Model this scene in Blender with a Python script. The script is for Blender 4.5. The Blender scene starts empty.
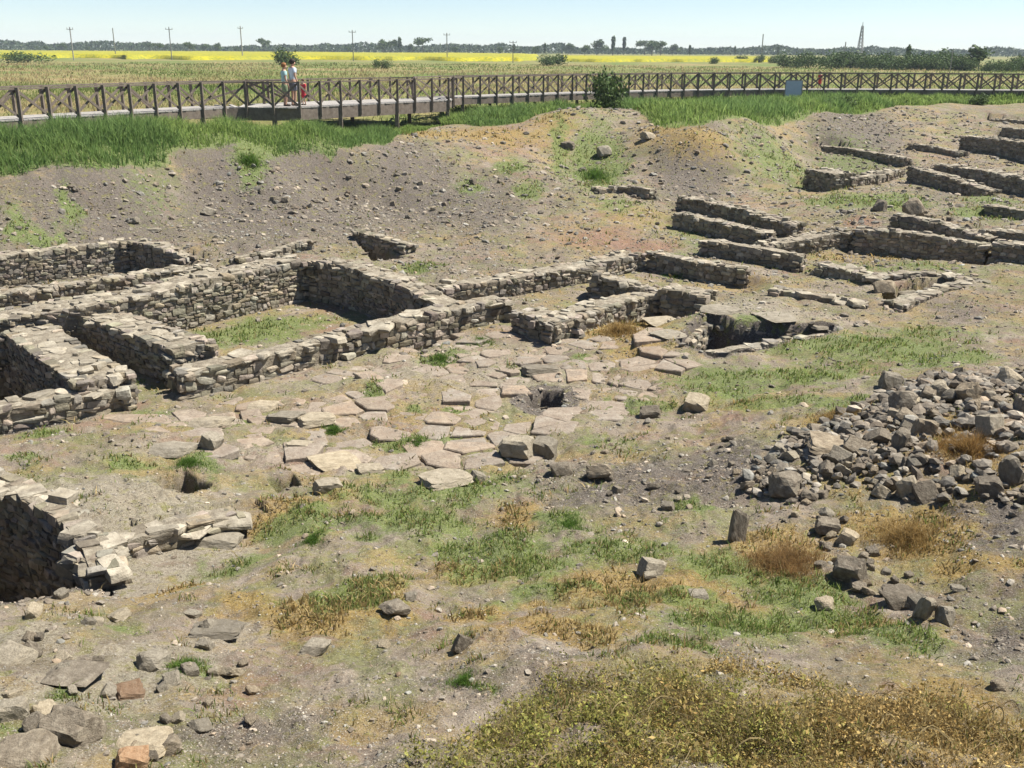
import bpy, math, random
import numpy as np
from mathutils import Matrix, Vector

rng = np.random.default_rng(7)
random.seed(7)
SC = bpy.context.scene
COL = SC.collection

# ------------------------------------------------------------------ camera
F, CAMZ, PITCH, ROLL = 1000.0, 5.7, math.radians(18.5), math.radians(0.35)
RX = np.array([1.0, 0, 0]); FW = np.array([0, math.cos(PITCH), -math.sin(PITCH)]); UP = np.array([0, math.sin(PITCH), math.cos(PITCH)])
CR = math.cos(ROLL) * RX + math.sin(ROLL) * UP
CU = -math.sin(ROLL) * RX + math.cos(ROLL) * UP

def ray(px, py):
    return FW + (px - 512) / F * CR + (384 - py) / F * CU

def at(px, py, z):
    """the point at height z on the sight line of a pixel of the photograph"""
    d = ray(px, py); t = (z - CAMZ) / d[2]
    return np.array([d[0] * t, d[1] * t, z])

cam = bpy.data.cameras.new("camera")
co = bpy.data.objects.new("camera", cam)
COL.objects.link(co)
cam.sensor_width = 36; cam.lens = F / 1024 * 36
cam.clip_start = 0.1; cam.clip_end = 20000
M = Matrix(((CR[0], CU[0], -FW[0], 0), (CR[1], CU[1], -FW[1], 0), (CR[2], CU[2], -FW[2], CAMZ), (0, 0, 0, 1)))
co.matrix_world = M
SC.camera = co

# ------------------------------------------------------------------ noise
def vnoise(x, y, seed=0):
    xi = np.floor(x).astype(np.int64); yi = np.floor(y).astype(np.int64)
    fx = x - xi; fy = y - yi
    fx = fx * fx * fx * (fx * (fx * 6 - 15) + 10); fy = fy * fy * fy * (fy * (fy * 6 - 15) + 10)
    def h(a, b):
        n = (a * 374761393 + b * 668265263 + seed * 1442695041) & 0xFFFFFFFF
        n = ((n ^ (n >> 13)) * 1274126177) & 0xFFFFFFFF
        n = n ^ (n >> 16)
        return (n & 0xFFFF) / 65535.0
    a = h(xi, yi); b = h(xi + 1, yi); c = h(xi, yi + 1); d = h(xi + 1, yi + 1)
    return (a + (b - a) * fx) * (1 - fy) + (c + (d - c) * fx) * fy * 1.0

def fbm(x, y, oct=4, seed=0):
    s = np.zeros_like(x); a = 0.5; f = 1.0
    for i in range(oct):
        s += a * (vnoise(x * f + 17.3 * i, y * f - 9.1 * i, seed + i) - 0.5)
        a *= 0.5; f *= 2.03
    return s

# ------------------------------------------------------------------ terrain
PLAIN = 2.6
CTRL = """
-200,188,2.3 0,177,2.3 100,170,2.35 180,158,2.4 250,153,2.4 330,149,2.35 400,137,2.35 450,129,2.4 520,127,2.5 700,134,2.5 760,124,2.65 830,114,2.75 900,106,2.8 1000,104,2.8 1200,100,2.8
-200,155,2.3 0,150,2.3 150,140,2.35 240,142,2.2 270,141,2.15 300,140,2.1 345,137,2.15 400,127,2.3 435,121,2.4 240,116,2.75 270,116.5,2.78 300,116,2.8 330,114.5,2.8 360,112.5,2.8 420,108.5,2.75 500,112,2.5 440,124,2.42 480,125,2.5 520,121,2.58 420,128,2.4 600,101,2.75 700,112,2.65 800,104,2.75 900,99,2.8 1000,97,2.8 1200,95,2.8
-200,80,2.6 0,80,2.6 200,80,2.6 400,80,2.6 600,80,2.6 800,80,2.6 1000,80,2.6 1200,80,2.6
590,110,3.12 555,119,2.78 640,128,2.42 555,119,2.8 640,128,2.5 600,132,2.3 600,160,1.4 580,180,1.0 500,150,1.9 480,180,1.2 530,170,1.5 670,150,1.9
0,210,1.65 100,205,1.55 200,195,1.4 300,195,1.3 400,192,.98 340,192,1.0 450,188,1.1 700,160,1.6 760,150,1.75 830,135,1.95 900,122,2.2 1000,115,2.45
-200,262,.95 0,248,.95 127,234,.9 200,240,.8 300,232,.75 400,230,.6 480,215,.7 560,215,.7 640,190,.8 720,180,.95 800,160,1.1 900,140,1.65 1000,130,1.95
0,290,.2 60,300,.3 180,275,.5 270,330,0 340,325,0 430,290,.3 400,260,.4 520,250,.4 600,270,.3 680,280,.2 750,250,.4 700,215,.6 850,250,.4 800,200,.7 900,180,.9 1000,190,.9 960,260,.5 1020,230,.8 1200,230,.8 900,160,1.1
100,360,0 30,350,.45 100,400,.2 0,420,.3 -150,420,.4 200,410,.05 300,380,0 450,400,0 560,380,0 640,350,.12 620,420,.05 750,300,.32 760,352,.22 690,352,.24 660,333,.26 676,341,.26 720,306,.3 830,342,.26 800,320,.3 690,318,.3 700,330,.28 850,320,.3 950,300,.4 1020,300,.5 1200,320,.6 800,390,.3 700,420,.15 900,370,.45 1000,360,.6
250,480,.15 100,480,.45 -150,500,.6 400,480,.1 520,470,.15 600,500,.3 650,470,.3 720,450,.4 300,550,.3 150,560,.35 450,560,.4 600,560,.55 690,530,.55 700,590,.8
780,450,.7 850,440,1.0 930,420,1.15 1010,400,1.2 1010,460,1.3 920,480,1.05 820,490,.8 860,550,.85 930,600,1.0 790,560,.75 1000,560,1.15 1200,480,1.5 1200,380,1.1
60,640,.95 0,640,1.0 150,620,.6 250,640,.75 0,720,1.4 100,740,1.4 200,700,1.15 300,660,.95 300,740,1.4 400,650,1.0 400,720,1.4 480,690,1.4 560,660,1.45 640,650,1.4 700,668,1.55 800,680,1.55 900,690,1.55
560,740,1.9 700,740,1.95 860,740,1.85 1000,740,1.8 640,620,1.0 760,630,1.0 880,640,1.1 1000,640,1.3 -200,768,1.7 1200,768,2.0 512,900,2.3 0,900,2.2 1024,900,2.3
"""
cp = np.array([[float(v) for v in t.split(",")] for t in CTRL.split()])
cw = np.array([at(*c) for c in cp])

def qmap(x, y):
    r = np.hypot(x, y) + 1e-6
    return np.clip(np.arctan2(x, y), -1.0, 1.0), np.log(np.maximum(r, 1.5))
ca, cl = qmap(cw[:, 0], cw[:, 1])
def tps(d2):
    return d2 * np.log(d2 + 1e-12)
n = len(cw)
K = tps((ca[:, None] - ca) ** 2 + (cl[:, None] - cl) ** 2) + np.eye(n) * 2e-4
Pm = np.c_[np.ones(n), ca, cl]
A = np.block([[K, Pm], [Pm.T, np.zeros((3, 3))]])
W = np.linalg.solve(A, np.r_[cw[:, 2], 0, 0, 0])

def sst(e0, e1, v):
    t = np.clip((v - e0) / (e1 - e0), 0, 1); return t * t * (3 - 2 * t)

def base_z(x, y):
    out = np.empty_like(x)
    for s in range(0, len(x), 20000):
        a, l = qmap(x[s:s + 20000], y[s:s + 20000])
        d = tps((a[:, None] - ca) ** 2 + (l[:, None] - cl) ** 2)
        out[s:s + 20000] = d @ W[:n] + W[n] + W[n + 1] * a + W[n + 2] * l
    r = np.hypot(x, y); az = np.abs(np.arctan2(x, y))
    w = np.maximum(sst(75, 95, r), np.maximum(sst(0.75, 1.1, az), 1 - sst(1.2, 2.6, r)))
    return out * (1 - w) + PLAIN * w

def poly_sdf(x, y, P):
    """negative inside the polygon"""
    P = np.asarray(P)[:, :2]; m = len(P)
    d = np.full_like(x, 1e18); ins = np.zeros(len(x), bool)
    for i in range(m):
        ax, ay = P[i]; bx, by = P[(i + 1) % m]
        ex, ey = bx - ax, by - ay
        t = np.clip(((x - ax) * ex + (y - ay) * ey) / (ex * ex + ey * ey + 1e-12), 0, 1)
        d = np.minimum(d, (x - ax - ex * t) ** 2 + (y - ay - ey * t) ** 2)
        c = ((ay > y) != (by > y)) & (x < (bx - ax) * (y - ay) / (by - ay + 1e-12) + ax)
        ins ^= c
    d = np.sqrt(d)
    return np.where(ins, -d, d)

def PX(s, z):
    return [at(*[float(v) for v in t.split(",")], z) for t in s.split()]
# ------------------------------------------------------------------ the dry-stone walls: label, top edge, top height, face height, thickness
WALLS = []
def W_(*a, **k): WALLS.append((a, k))
W_("long neat rubble wall with sunlit face below the bank at far left", "-140,272 0,256 127,241", .92, .75, .45, stone=.85, ragged=.03)
W_("short dark wall face rising to a peak at the end of the far left wall", "128,241 160,248 186,259", [.92, .86, .6], .75, .45, ragged=.03)
W_("tallest sunlit rubble wall behind the grassy sunken room", "-20,324 110,303 200,282 308,260", [.6, .85, .92, .95], 1.0, .95, stone=1.0)
W_("dark cross wall closing the grassy sunken room on its right", "308,261 345,267 395,284 442,308", [.95, .95, .85, .5], 1.0, .7)
W_("low broad wall of big blocks along the upper edge of the stone paving", "184,374 262,356 352,334", .42, .5, .55, stone=1.25, ragged=.1)
W_("continuation of the broad block wall with pale capping slab", "354,333 430,315 512,300", [.45, .48, .45], .5, .6, stone=1.3, ragged=.08)
W_("thick wall with shadowed long side above the green passage", "64,311 172,349", [.62, .66], .75, .85)
W_("broad pale wall top sloping between the dark left pit and the green passage", "0,331 76,384", [.55, .5], 1.6, .95, caps=.8)
W_("low pale kerb wall in front of the dark left pit", "-140,432 0,408 80,396 132,388", [.42, .4, .36, .32], .4, .5, stone=1.2, ragged=.08)
W_("stub of rubble wall joining at the head of the green passage", "14,323 64,312", .58, .5, .6, stone=1.1, ragged=.1)
W_("low tumbled wall line between the far left room and the tall rubble wall", "-30,297 60,288 150,274 212,266", [.4, .45, .55, .6], .35, .6, ragged=.12)
W_("thin line of upright stones at the foot of the bank", "238,258 285,248 313,240", [.75, .78, .82], .2, .3, stone=.9, ragged=.14)
W_("small shadowed wall of the triangular hollow in the bank", "354,231 406,246", [.85, .62], .75, .4)
W_("dark end of the notched wall above the paving", "512,312 553,325", [.45, .42], .45, .8, stone=1.1)
W_("wall with long pale top right of the notch above the paving", "555,325 610,307 658,294", [.42, .42, .4], .42, .65, stone=1.15)
W_("long low rubble wall in the middle of the ruins with sunlit face", "445,290 520,278 592,266 645,254", [.5, .55, .6, .6], .45, .7, ragged=.12)
W_("dark cross wall right of the sunlit middle rubble wall", "592,273 640,288 660,292", [.75, .5, .4], .7, .5)
W_("short dark wall beside the dry orange grass", "661,290 706,297", [.55, .5], .4, .8)
W_("upper of the two long parallel dark walls right of the bank mound", "677,196 735,208 792,224", [.98, .9, .75], .5, .55)
W_("lower of the two long parallel dark walls right of the bank mound", "674,213 720,223 768,234", [.85, .8, .65], .5, .5)
W_("dark wall with a rough whitish left end below the two parallel walls", "702,241 755,249 801,258", [.75, .7, .6], .42, .5, ragged=.1)
W_("dark wall behind the bright green tuft in the middle of the ruins", "648,253 700,263 746,270", [.65, .6, .5], .5, .5, ragged=.1)
W_("dark short wall left of the small pit at right", "816,264 850,271 879,280", [.6, .58, .5], .6, .5)
W_("rubble wall with loose stones at the back of the small pit at right", "882,276 930,274 966,277", [.5, .5, .5], .6, .4, ragged=.14)
W_("long thin kerb casting a narrow shadow above the pale slabs", "768,289 815,296 866,306", [.48, .44, .38], .2, .5)
W_("longest dark wall at right with grass before its foot", "856,229 910,233 986,245", [.9, .9, .75], .72, .5)
W_("dark wall under the standing stone stump at right", "892,214 935,222 985,237", [1.12, 1.05, .85], .5, .5, ragged=.1)
W_("left of the two long converging dark walls at upper right", "908,167 945,176 988,191", [1.35, 1.25, .95], .55, .6)
W_("right of the two long converging dark walls at upper right", "933,164 980,170 1030,181 1120,200", [1.45, 1.45, 1.4, 1.2], .6, .6)
W_("thin dark wall line high on the right near the bank", "815,145 850,149 905,158", [1.5, 1.45, 1.3], .32, .5)
W_("square rubble block with dark left face on the grassy right", "806,169 836,174", [1.3, 1.3], .8, .9)
W_("low rubble wall running right from the square block", "838,180 880,176 906,169", [1.05, 1.05, 1.05], .35, .8, ragged=.16)
W_("tall dark wall near the bank at the upper right edge", "961,136 1000,139 1040,145", [1.95, 1.95, 1.9], .75, .7)
W_("short low dark wall left of the tall wall at upper right", "909,144 935,147 960,152", [1.55, 1.5, 1.4], .3, .5)
W_("small dark wall at the right edge below the grass belt", "1002,128 1050,131", 2.1, .5, .6)
W_("smallest and farthest dark wall below the grass belt", "990,119 1030,121", 2.25, .35, .6)
W_("short dark wall at the right edge beside the green patch", "986,206 1040,212", .98, .35, .5)
W_("low dark wall at the right edge behind the longest dark wall", "985,229 1040,236", [.95, .95], .3, .6)
W_("dark wall end at the right edge level with the longest dark wall", "992,242 1045,248", [.85, .85], .5, .6)
W_("low rubble wall with sunlit grey face left of the longest dark wall", "770,246 815,240 856,231", [.55, .65, .8], .4, .9, ragged=.16, stone=.9)
W_("short row of rubble below the green patch on the mound", "598,188 625,186 650,192", [1.1, 1.1, 1.0], .25, .4, ragged=.16)
W_("stone kerb facing the viewer beside the deep near pit", "84,560 130,542 190,529 240,519", [.46, .40, .33, .27], .25, .4, stone=1.3, ragged=.16)
W_("dark lining wall of the deep near pit at the left edge", "-60,468 0,489 55,519 78,549 86,573", [.6, .56, .52, .48, .44], 2.3, .4)
W_("pale kerb along the near rim of the small pit at right", "905,305 945,292 986,280", [.45, .47, .5], .2, .5, caps=.6)
W_("dark lining wall of the pit among pale slabs", "690,341 713,323 738,327 797,330", [.1, .13, .15, .14], 1.1, .22, ragged=.01, caps=.4)
W_("low pale edging of flat stones before the pit among pale slabs", "716,353 765,345 828,336", [.15, .17, .19], .1, .3, stone=1.3, caps=.7)

def wall_edge(px, ztop):
    pts = [tuple(float(v) for v in t.split(",")) for t in px.split()]
    zt = ztop if isinstance(ztop, (list, tuple)) else [ztop] * len(pts)
    return np.array([at(p[0], p[1], z) for p, z in zip(pts, zt)])
DIG = []
for a, k in WALLS:
    fr = wall_edge(a[1], a[2])
    if not .25 <= a[3] <= 1.2 or 'lining' in a[0] or 'small pit' in a[0] or 'hollow' in a[0] or 'orange grass' in a[0]: continue
    for i in range(len(fr) - 1):
        p, q = fr[i], fr[i + 1]; L = np.linalg.norm((q - p)[:2])
        if L < .2: continue
        d = (q - p)[:2] / L; nn = np.array([-d[1], d[0]])
        if nn @ ((p + q)[:2] / 2) > 0: nn = -nn          # front side, towards the viewer
        DIG.append((p[:2], d, nn, L, p[2] - a[3], q[2] - a[3], p[2], q[2], a[4]))
# sunken rooms and pits: outline at the rim, rim height, floor height
PITS = [
    (PX("-160,270 0,258 127,242 180,259 110,275 40,290 -160,315", .9), 0.12),          # room behind, left
    (PX("-45,312 0,331 72,382 0,397 -60,408", .55), -1.3),                          # pit left of the broad wall
    (PX("-50,470 0,488 55,518 78,548 84,572 40,597 0,612 -55,625", .55), -1.9),  # deep pit near left
    (PX("690,342 712,322 735,327 795,329 825,331 760,341 716,351", .22), -0.75),      # pit in the middle
    (PX("880,292 900,279 965,277 975,281 905,304", .45), -0.25),                      # pit right
    (PX("352,231 405,246 372,251", .7), 0.0),                                         # small pit in the bank
    (PX("527,396 542,388 562,391 560,402 536,404", .02), -0.7),                      # hole in the paving
    (PX("155,485 185,476 209,484 192,497 164,498", .2), -0.45),                       # little stone-lined hole
    (PX("268,477 292,472 300,480 278,486", .15), -0.3),
    (PX("63,313 170,349 166,376 150,384 120,383 66,338", .6), -0.02),                 # grassy passage
]
def height(x, y):
    x = np.asarray(x, float); y = np.asarray(y, float)
    z = base_z(x, y)
    r = np.hypot(x, y)
    near = 1 - sst(60, 110, r)
    z = z + near * (0.24 * fbm(x / 2.3, y / 2.3, 3, 3) + 0.20 * fbm(x / .55, y / .55, 3, 11) * (1 - .5 * sst(25, 45, r)) + 0.085 * fbm(x / .15, y / .15, 3, 23) * (1 - sst(14, 25, r)))
    z = z + sst(60, 120, r) * 0.5 * fbm(x / 40., y / 40., 3, 31)
    for p, d, nn, L, f0, f1, t0, t1, th in DIG:
        m = (np.abs(x - p[0]) < L + 3) & (np.abs(y - p[1]) < L + 3)
        if not m.any(): continue
        rx, ry = x[m] - p[0], y[m] - p[1]
        u = (rx * d[0] + ry * d[1]) / L; v = rx * nn[0] + ry * nn[1]
        e = sst(-.7 / L, 0, u) * (1 - sst(1, 1 + .7 / L, u)); uc = np.clip(u, 0, 1)
        w = e * sst(-.22, -.1, v) * (1 - sst(.45, 1.7, v))
        fz = f0 + (f1 - f0) * uc + .03
        zz = z[m]; w = w * (1 - sst(.1, .45, zz - (t0 + (t1 - t0) * uc))); z[m] = zz * (1 - w) + np.minimum(zz, fz) * w
        w = e * (v < -.05) * (v > -th - .1)              # keep the soil below the wall top
        zz = z[m]; z[m] = np.where((w > .3) & (zz - (t0 + (t1 - t0) * uc) < .3), np.minimum(zz, t0 + (t1 - t0) * uc - .10), zz)
    for P, fl in PITS:
        P = np.asarray(P)
        x0, y0 = P[:, :2].min(0) - 1; x1, y1 = P[:, :2].max(0) + 1
        m = (x > x0) & (x < x1) & (y > y0) & (y < y1)
        if not m.any(): continue
        dil = .2 if fl < .3 and len(P) > 6 or fl <= -.9 or fl == .12 else .0
        s = poly_sdf(x[m], y[m], P) - dil + 0.06 * fbm(x[m] / .3, y[m] / .3, 2, 5)
        w = 1 - sst(-0.07, 0.05, s)
        f = fl + 0.15 * fbm(x[m] / .6, y[m] / .6, 3, 9)
        z[m] = np.where(z[m] > f, z[m] * (1 - w) + f * w, z[m])
    return z

def hz(x, y):
    return float(height(np.array([x]), np.array([y]))[0])

def ground_at(px, py):
    """where the sight line of a pixel meets the ground"""
    d = ray(px, py)
    t = np.exp(np.linspace(math.log(2.0), math.log(400.0), 900))
    x, y, z = d[0] * t, d[1] * t, CAMZ + d[2] * t
    h = height(x, y)
    k = np.argmax(z < h)
    if k == 0: k = len(t) - 1
    a = t[k - 1]; b = t[k]
    f0 = z[k - 1] - h[k - 1]; f1 = z[k] - h[k]
    tt = a + (b - a) * f0 / (f0 - f1 + 1e-9)
    x, y = d[0] * tt, d[1] * tt
    return np.array([x, y, hz(x, y)])

# ------------------------------------------------------------------ mesh helpers
def fast_mesh(name, V, Fc, smooth=False):
    V = np.ascontiguousarray(V, np.float32)
    Fl = [np.ascontiguousarray(f, np.int32) for f in (Fc if isinstance(Fc, list) else [Fc]) if len(f)]
    me = bpy.data.meshes.new(name)
    me.vertices.add(len(V)); me.vertices.foreach_set("co", V.ravel())
    tot = sum(f.size for f in Fl); nf = sum(len(f) for f in Fl)
    me.loops.add(tot); me.loops.foreach_set("vertex_index", np.concatenate([f.ravel() for f in Fl]))
    me.polygons.add(nf)
    sizes = np.concatenate([np.full(len(f), f.shape[1], np.int32) for f in Fl])
    me.polygons.foreach_set("loop_start", np.r_[0, np.cumsum(sizes)[:-1]].astype(np.int32))
    me.polygons.foreach_set("loop_total", sizes)
    me.polygons.foreach_set("use_smooth", np.full(nf, bool(smooth)))
    me.update(calc_edges=True); me.validate()
    return me

def vcol(me, name, c):
    a = me.attributes.new(name, 'FLOAT_COLOR', 'POINT')
    c = np.asarray(c, np.float32)
    if c.shape[1] == 3: c = np.c_[c, np.ones(len(c), np.float32)]
    a.data.foreach_set("color", np.ascontiguousarray(c).ravel())

def tag(o, label=None, cat=None, group=None, kind=None):
    if label: o["label"] = label
    if cat: o["category"] = cat
    if group: o["group"] = group
    if kind: o["kind"] = kind
    return o

def link(name, me, mats=(), parent=None, loc=None):
    o = bpy.data.objects.new(name, me); COL.objects.link(o)
    for m in (mats if isinstance(mats, (list, tuple)) else [mats]): me.materials.append(m)
    if parent is not None: o.parent = parent
    if loc is not None: o.location = loc
    return o

def empty(name, loc, rz=0):
    o = bpy.data.objects.new(name, None); COL.objects.link(o)
    o.location = loc; o.rotation_euler = (0, 0, rz); o.empty_display_size = .2
    return o

# ------------------------------------------------------------------ materials
def new_mat(name):
    m = bpy.data.materials.new(name); m.use_nodes = True
    nt = m.node_tree; b = nt.nodes["Principled BSDF"]
    b.inputs["Roughness"].default_value = 0.9
    b.inputs["Specular IOR Level"].default_value = 0.15
    return m, nt, b
def nd(nt, t, **kw):
    x = nt.nodes.new(t)
    for k, v in kw.items(): setattr(x, k, v)
    return x
def noise(nt, vec, scale, detail=5, rough=.6):
    x = nd(nt, 'ShaderNodeTexNoise'); x.inputs['Scale'].default_value = scale
    x.inputs['Detail'].default_value = detail; x.inputs['Roughness'].default_value = rough
    if vec: nt.links.new(vec, x.inputs['Vector'])
    return x.outputs[0]
def ramp(nt, fac, stops):
    x = nd(nt, 'ShaderNodeValToRGB'); nt.links.new(fac, x.inputs[0])
    e = x.color_ramp.elements
    while len(e) < len(stops): e.new(0.5)
    for i, (p, c) in enumerate(stops):
        e[i].position = p; e[i].color = (c, c, c, 1) if not isinstance(c, (tuple, list)) else (*c, 1)
    return x.outputs[0]
def mixc(nt, fac, a, b, mode='MIX'):
    x = nd(nt, 'ShaderNodeMix', data_type='RGBA', blend_type=mode)
    for inp, v in ((x.inputs[0], fac), (x.inputs[6], a), (x.inputs[7], b)):
        if isinstance(v, (int, float)): inp.default_value = v
        elif isinstance(v, (tuple, list)): inp.default_value = (*v, 1)
        else: nt.links.new(v, inp)
    return x.outputs[2]
def math_(nt, op, a, b=0.0, clamp=False):
    x = nd(nt, 'ShaderNodeMath', operation=op, use_clamp=clamp)
    for inp, v in ((x.inputs[0], a), (x.inputs[1], b)):
        if isinstance(v, (int, float)): inp.default_value = v
        else: nt.links.new(v, inp)
    return x.outputs[0]
def attr(nt, name):
    return nd(nt, 'ShaderNodeAttribute', attribute_name=name)
def bump(nt, b, h, strength, dist):
    x = nd(nt, 'ShaderNodeBump'); x.inputs['Strength'].default_value = strength; x.inputs['Distance'].default_value = dist
    nt.links.new(h, x.inputs['Height']); nt.links.new(x.outputs[0], b.inputs['Normal'])

ALB = .76
def dim(nt, c): return mixc(nt, 1.0, c, (ALB, ALB, ALB), 'MULTIPLY')
def stone_mat(name, c0, c1, c2, tint=True, dust=False):
    m, nt, b = new_mat(name)
    tc = nd(nt, 'ShaderNodeTexCoord').outputs['Object']
    n1 = noise(nt, tc, 5.0, 6, .65); n2 = noise(nt, tc, 23, 5, .7); n3 = noise(nt, tc, 2.0, 4)
    c = ramp(nt, n1, [(.3, c0), (.52, c1), (.72, c2)])
    c = mixc(nt, ramp(nt, n2, [(.5, 0.0), (.75, .55)]), c, (c0[0] * .55, c0[1] * .55, c0[2] * .55))      # dark lichen specks
    c = mixc(nt, ramp(nt, n3, [(.55, 0.0), (.75, .5)]), c, (.42, .37, .27))                              # pale ochre lichen
    if tint:
        c = mixc(nt, 1.0, c, attr(nt, "tint").outputs['Color'], 'MULTIPLY')
    else:
        oi = nd(nt, 'ShaderNodeObjectInfo')
        v = ramp(nt, oi.outputs['Random'], [(0, (.62, .6, .58)), (.5, (.95, .93, .9)), (1, (1.25, 1.15, 1.0))])
        c = mixc(nt, 1.0, c, v, 'MULTIPLY')
    if dust:
        n4 = noise(nt, tc, 3.2, 8, .7); n5 = noise(nt, tc, 24, 6, .75)
        c = mixc(nt, ramp(nt, n4, [(.46, 0.0), (.56, .9)]), c, ramp(nt, n5, [(.32, (.18, .138, .10)), (.5, (.29, .235, .178)), (.66, (.40, .34, .265))]))
    nt.links.new(dim(nt, c), b.inputs['Base Color'])
    bump(nt, b, math_(nt, 'ADD', n1, math_(nt, 'MULTIPLY', n2, .5)), .7, .04)
    return m
MAT_WALL = stone_mat("wall_stone", (.185, .16, .125), (.295, .265, .213), (.42, .385, .312))
MAT_STONE = stone_mat("field_stone", (.16, .134, .102), (.27, .235, .183), (.41, .37, .295), tint=False)
MAT_PAVE = stone_mat("flag_stone", (.25, .19, .14), (.345, .285, .22), (.43, .375, .295), dust=True)
MAT_GRAVEL = stone_mat("gravel_stone", (.185, .152, .115), (.30, .26, .205), (.44, .395, .325))
def earth_mat():
    m, nt, b = new_mat("wall_earth")
    tc = nd(nt, 'ShaderNodeTexCoord').outputs['Object']
    n1 = noise(nt, tc, 7.0, 8, .7); n2 = noise(nt, tc, 40, 4, .7)
    c = ramp(nt, n1, [(.32, (.19, .155, .112)), (.5, (.33, .285, .212)), (.66, (.46, .41, .315))])
    nt.links.new(dim(nt, c), b.inputs['Base Color'])
    bump(nt, b, math_(nt, 'ADD', n1, math_(nt, 'MULTIPLY', n2, .4)), .9, .06)
    return m
MAT_EARTH = earth_mat()
def leaf_mat(name, rough=.75, trans=.5):
    m, nt, b = new_mat(name)
    a = dim(nt, attr(nt, "tint").outputs['Color'])
    nt.links.new(a, b.inputs['Base Color']); b.inputs['Roughness'].default_value = rough
    tr = nd(nt, 'ShaderNodeBsdfTranslucent'); nt.links.new(a, tr.inputs['Color'])
    mx = nd(nt, 'ShaderNodeMixShader'); mx.inputs[0].default_value = trans
    nt.links.new(b.outputs[0], mx.inputs[1]); nt.links.new(tr.outputs[0], mx.inputs[2])
    nt.links.new(mx.outputs[0], nt.nodes['Material Output'].inputs['Surface'])
    return m
MAT_GRASS = leaf_mat("grass_blade")
MAT_LEAF = leaf_mat("leaf", .6, .2)
def wood_mat(name, c0, c1, sc=(2, 2, 30)):
    m, nt, b = new_mat(name)
    tc = nd(nt, 'ShaderNodeTexCoord').outputs['Object']
    n1 = noise(nt, tc, 6, 6, .7)
    nt.links.new(dim(nt, ramp(nt, n1, [(.3, c0), (.7, c1)])), b.inputs['Base Color'])
    bump(nt, b, n1, .4, .01)
    return m
MAT_WOOD = wood_mat("brown_timber", (.15, .12, .095), (.29, .24, .195))
MAT_DECK = wood_mat("weathered_deck", (.34, .32, .29), (.48, .45, .41))
MAT_POLE = wood_mat("pole_concrete", (.30, .29, .27), (.42, .41, .39))
MAT_BARK = wood_mat("bark", (.09, .075, .055), (.16, .13, .10))
def plain_mat(name, c, rough=.7):
    m, nt, b = new_mat(name)
    tc = nd(nt, 'ShaderNodeTexCoord').outputs['Object']
    n1 = noise(nt, tc, 8, 4, .6)
    nt.links.new(mixc(nt, n1, tuple(v * .85 for v in c), tuple(min(1, v * 1.12) for v in c)), b.inputs['Base Color'])
    b.inputs['Roughness'].default_value = rough
    return m

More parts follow.
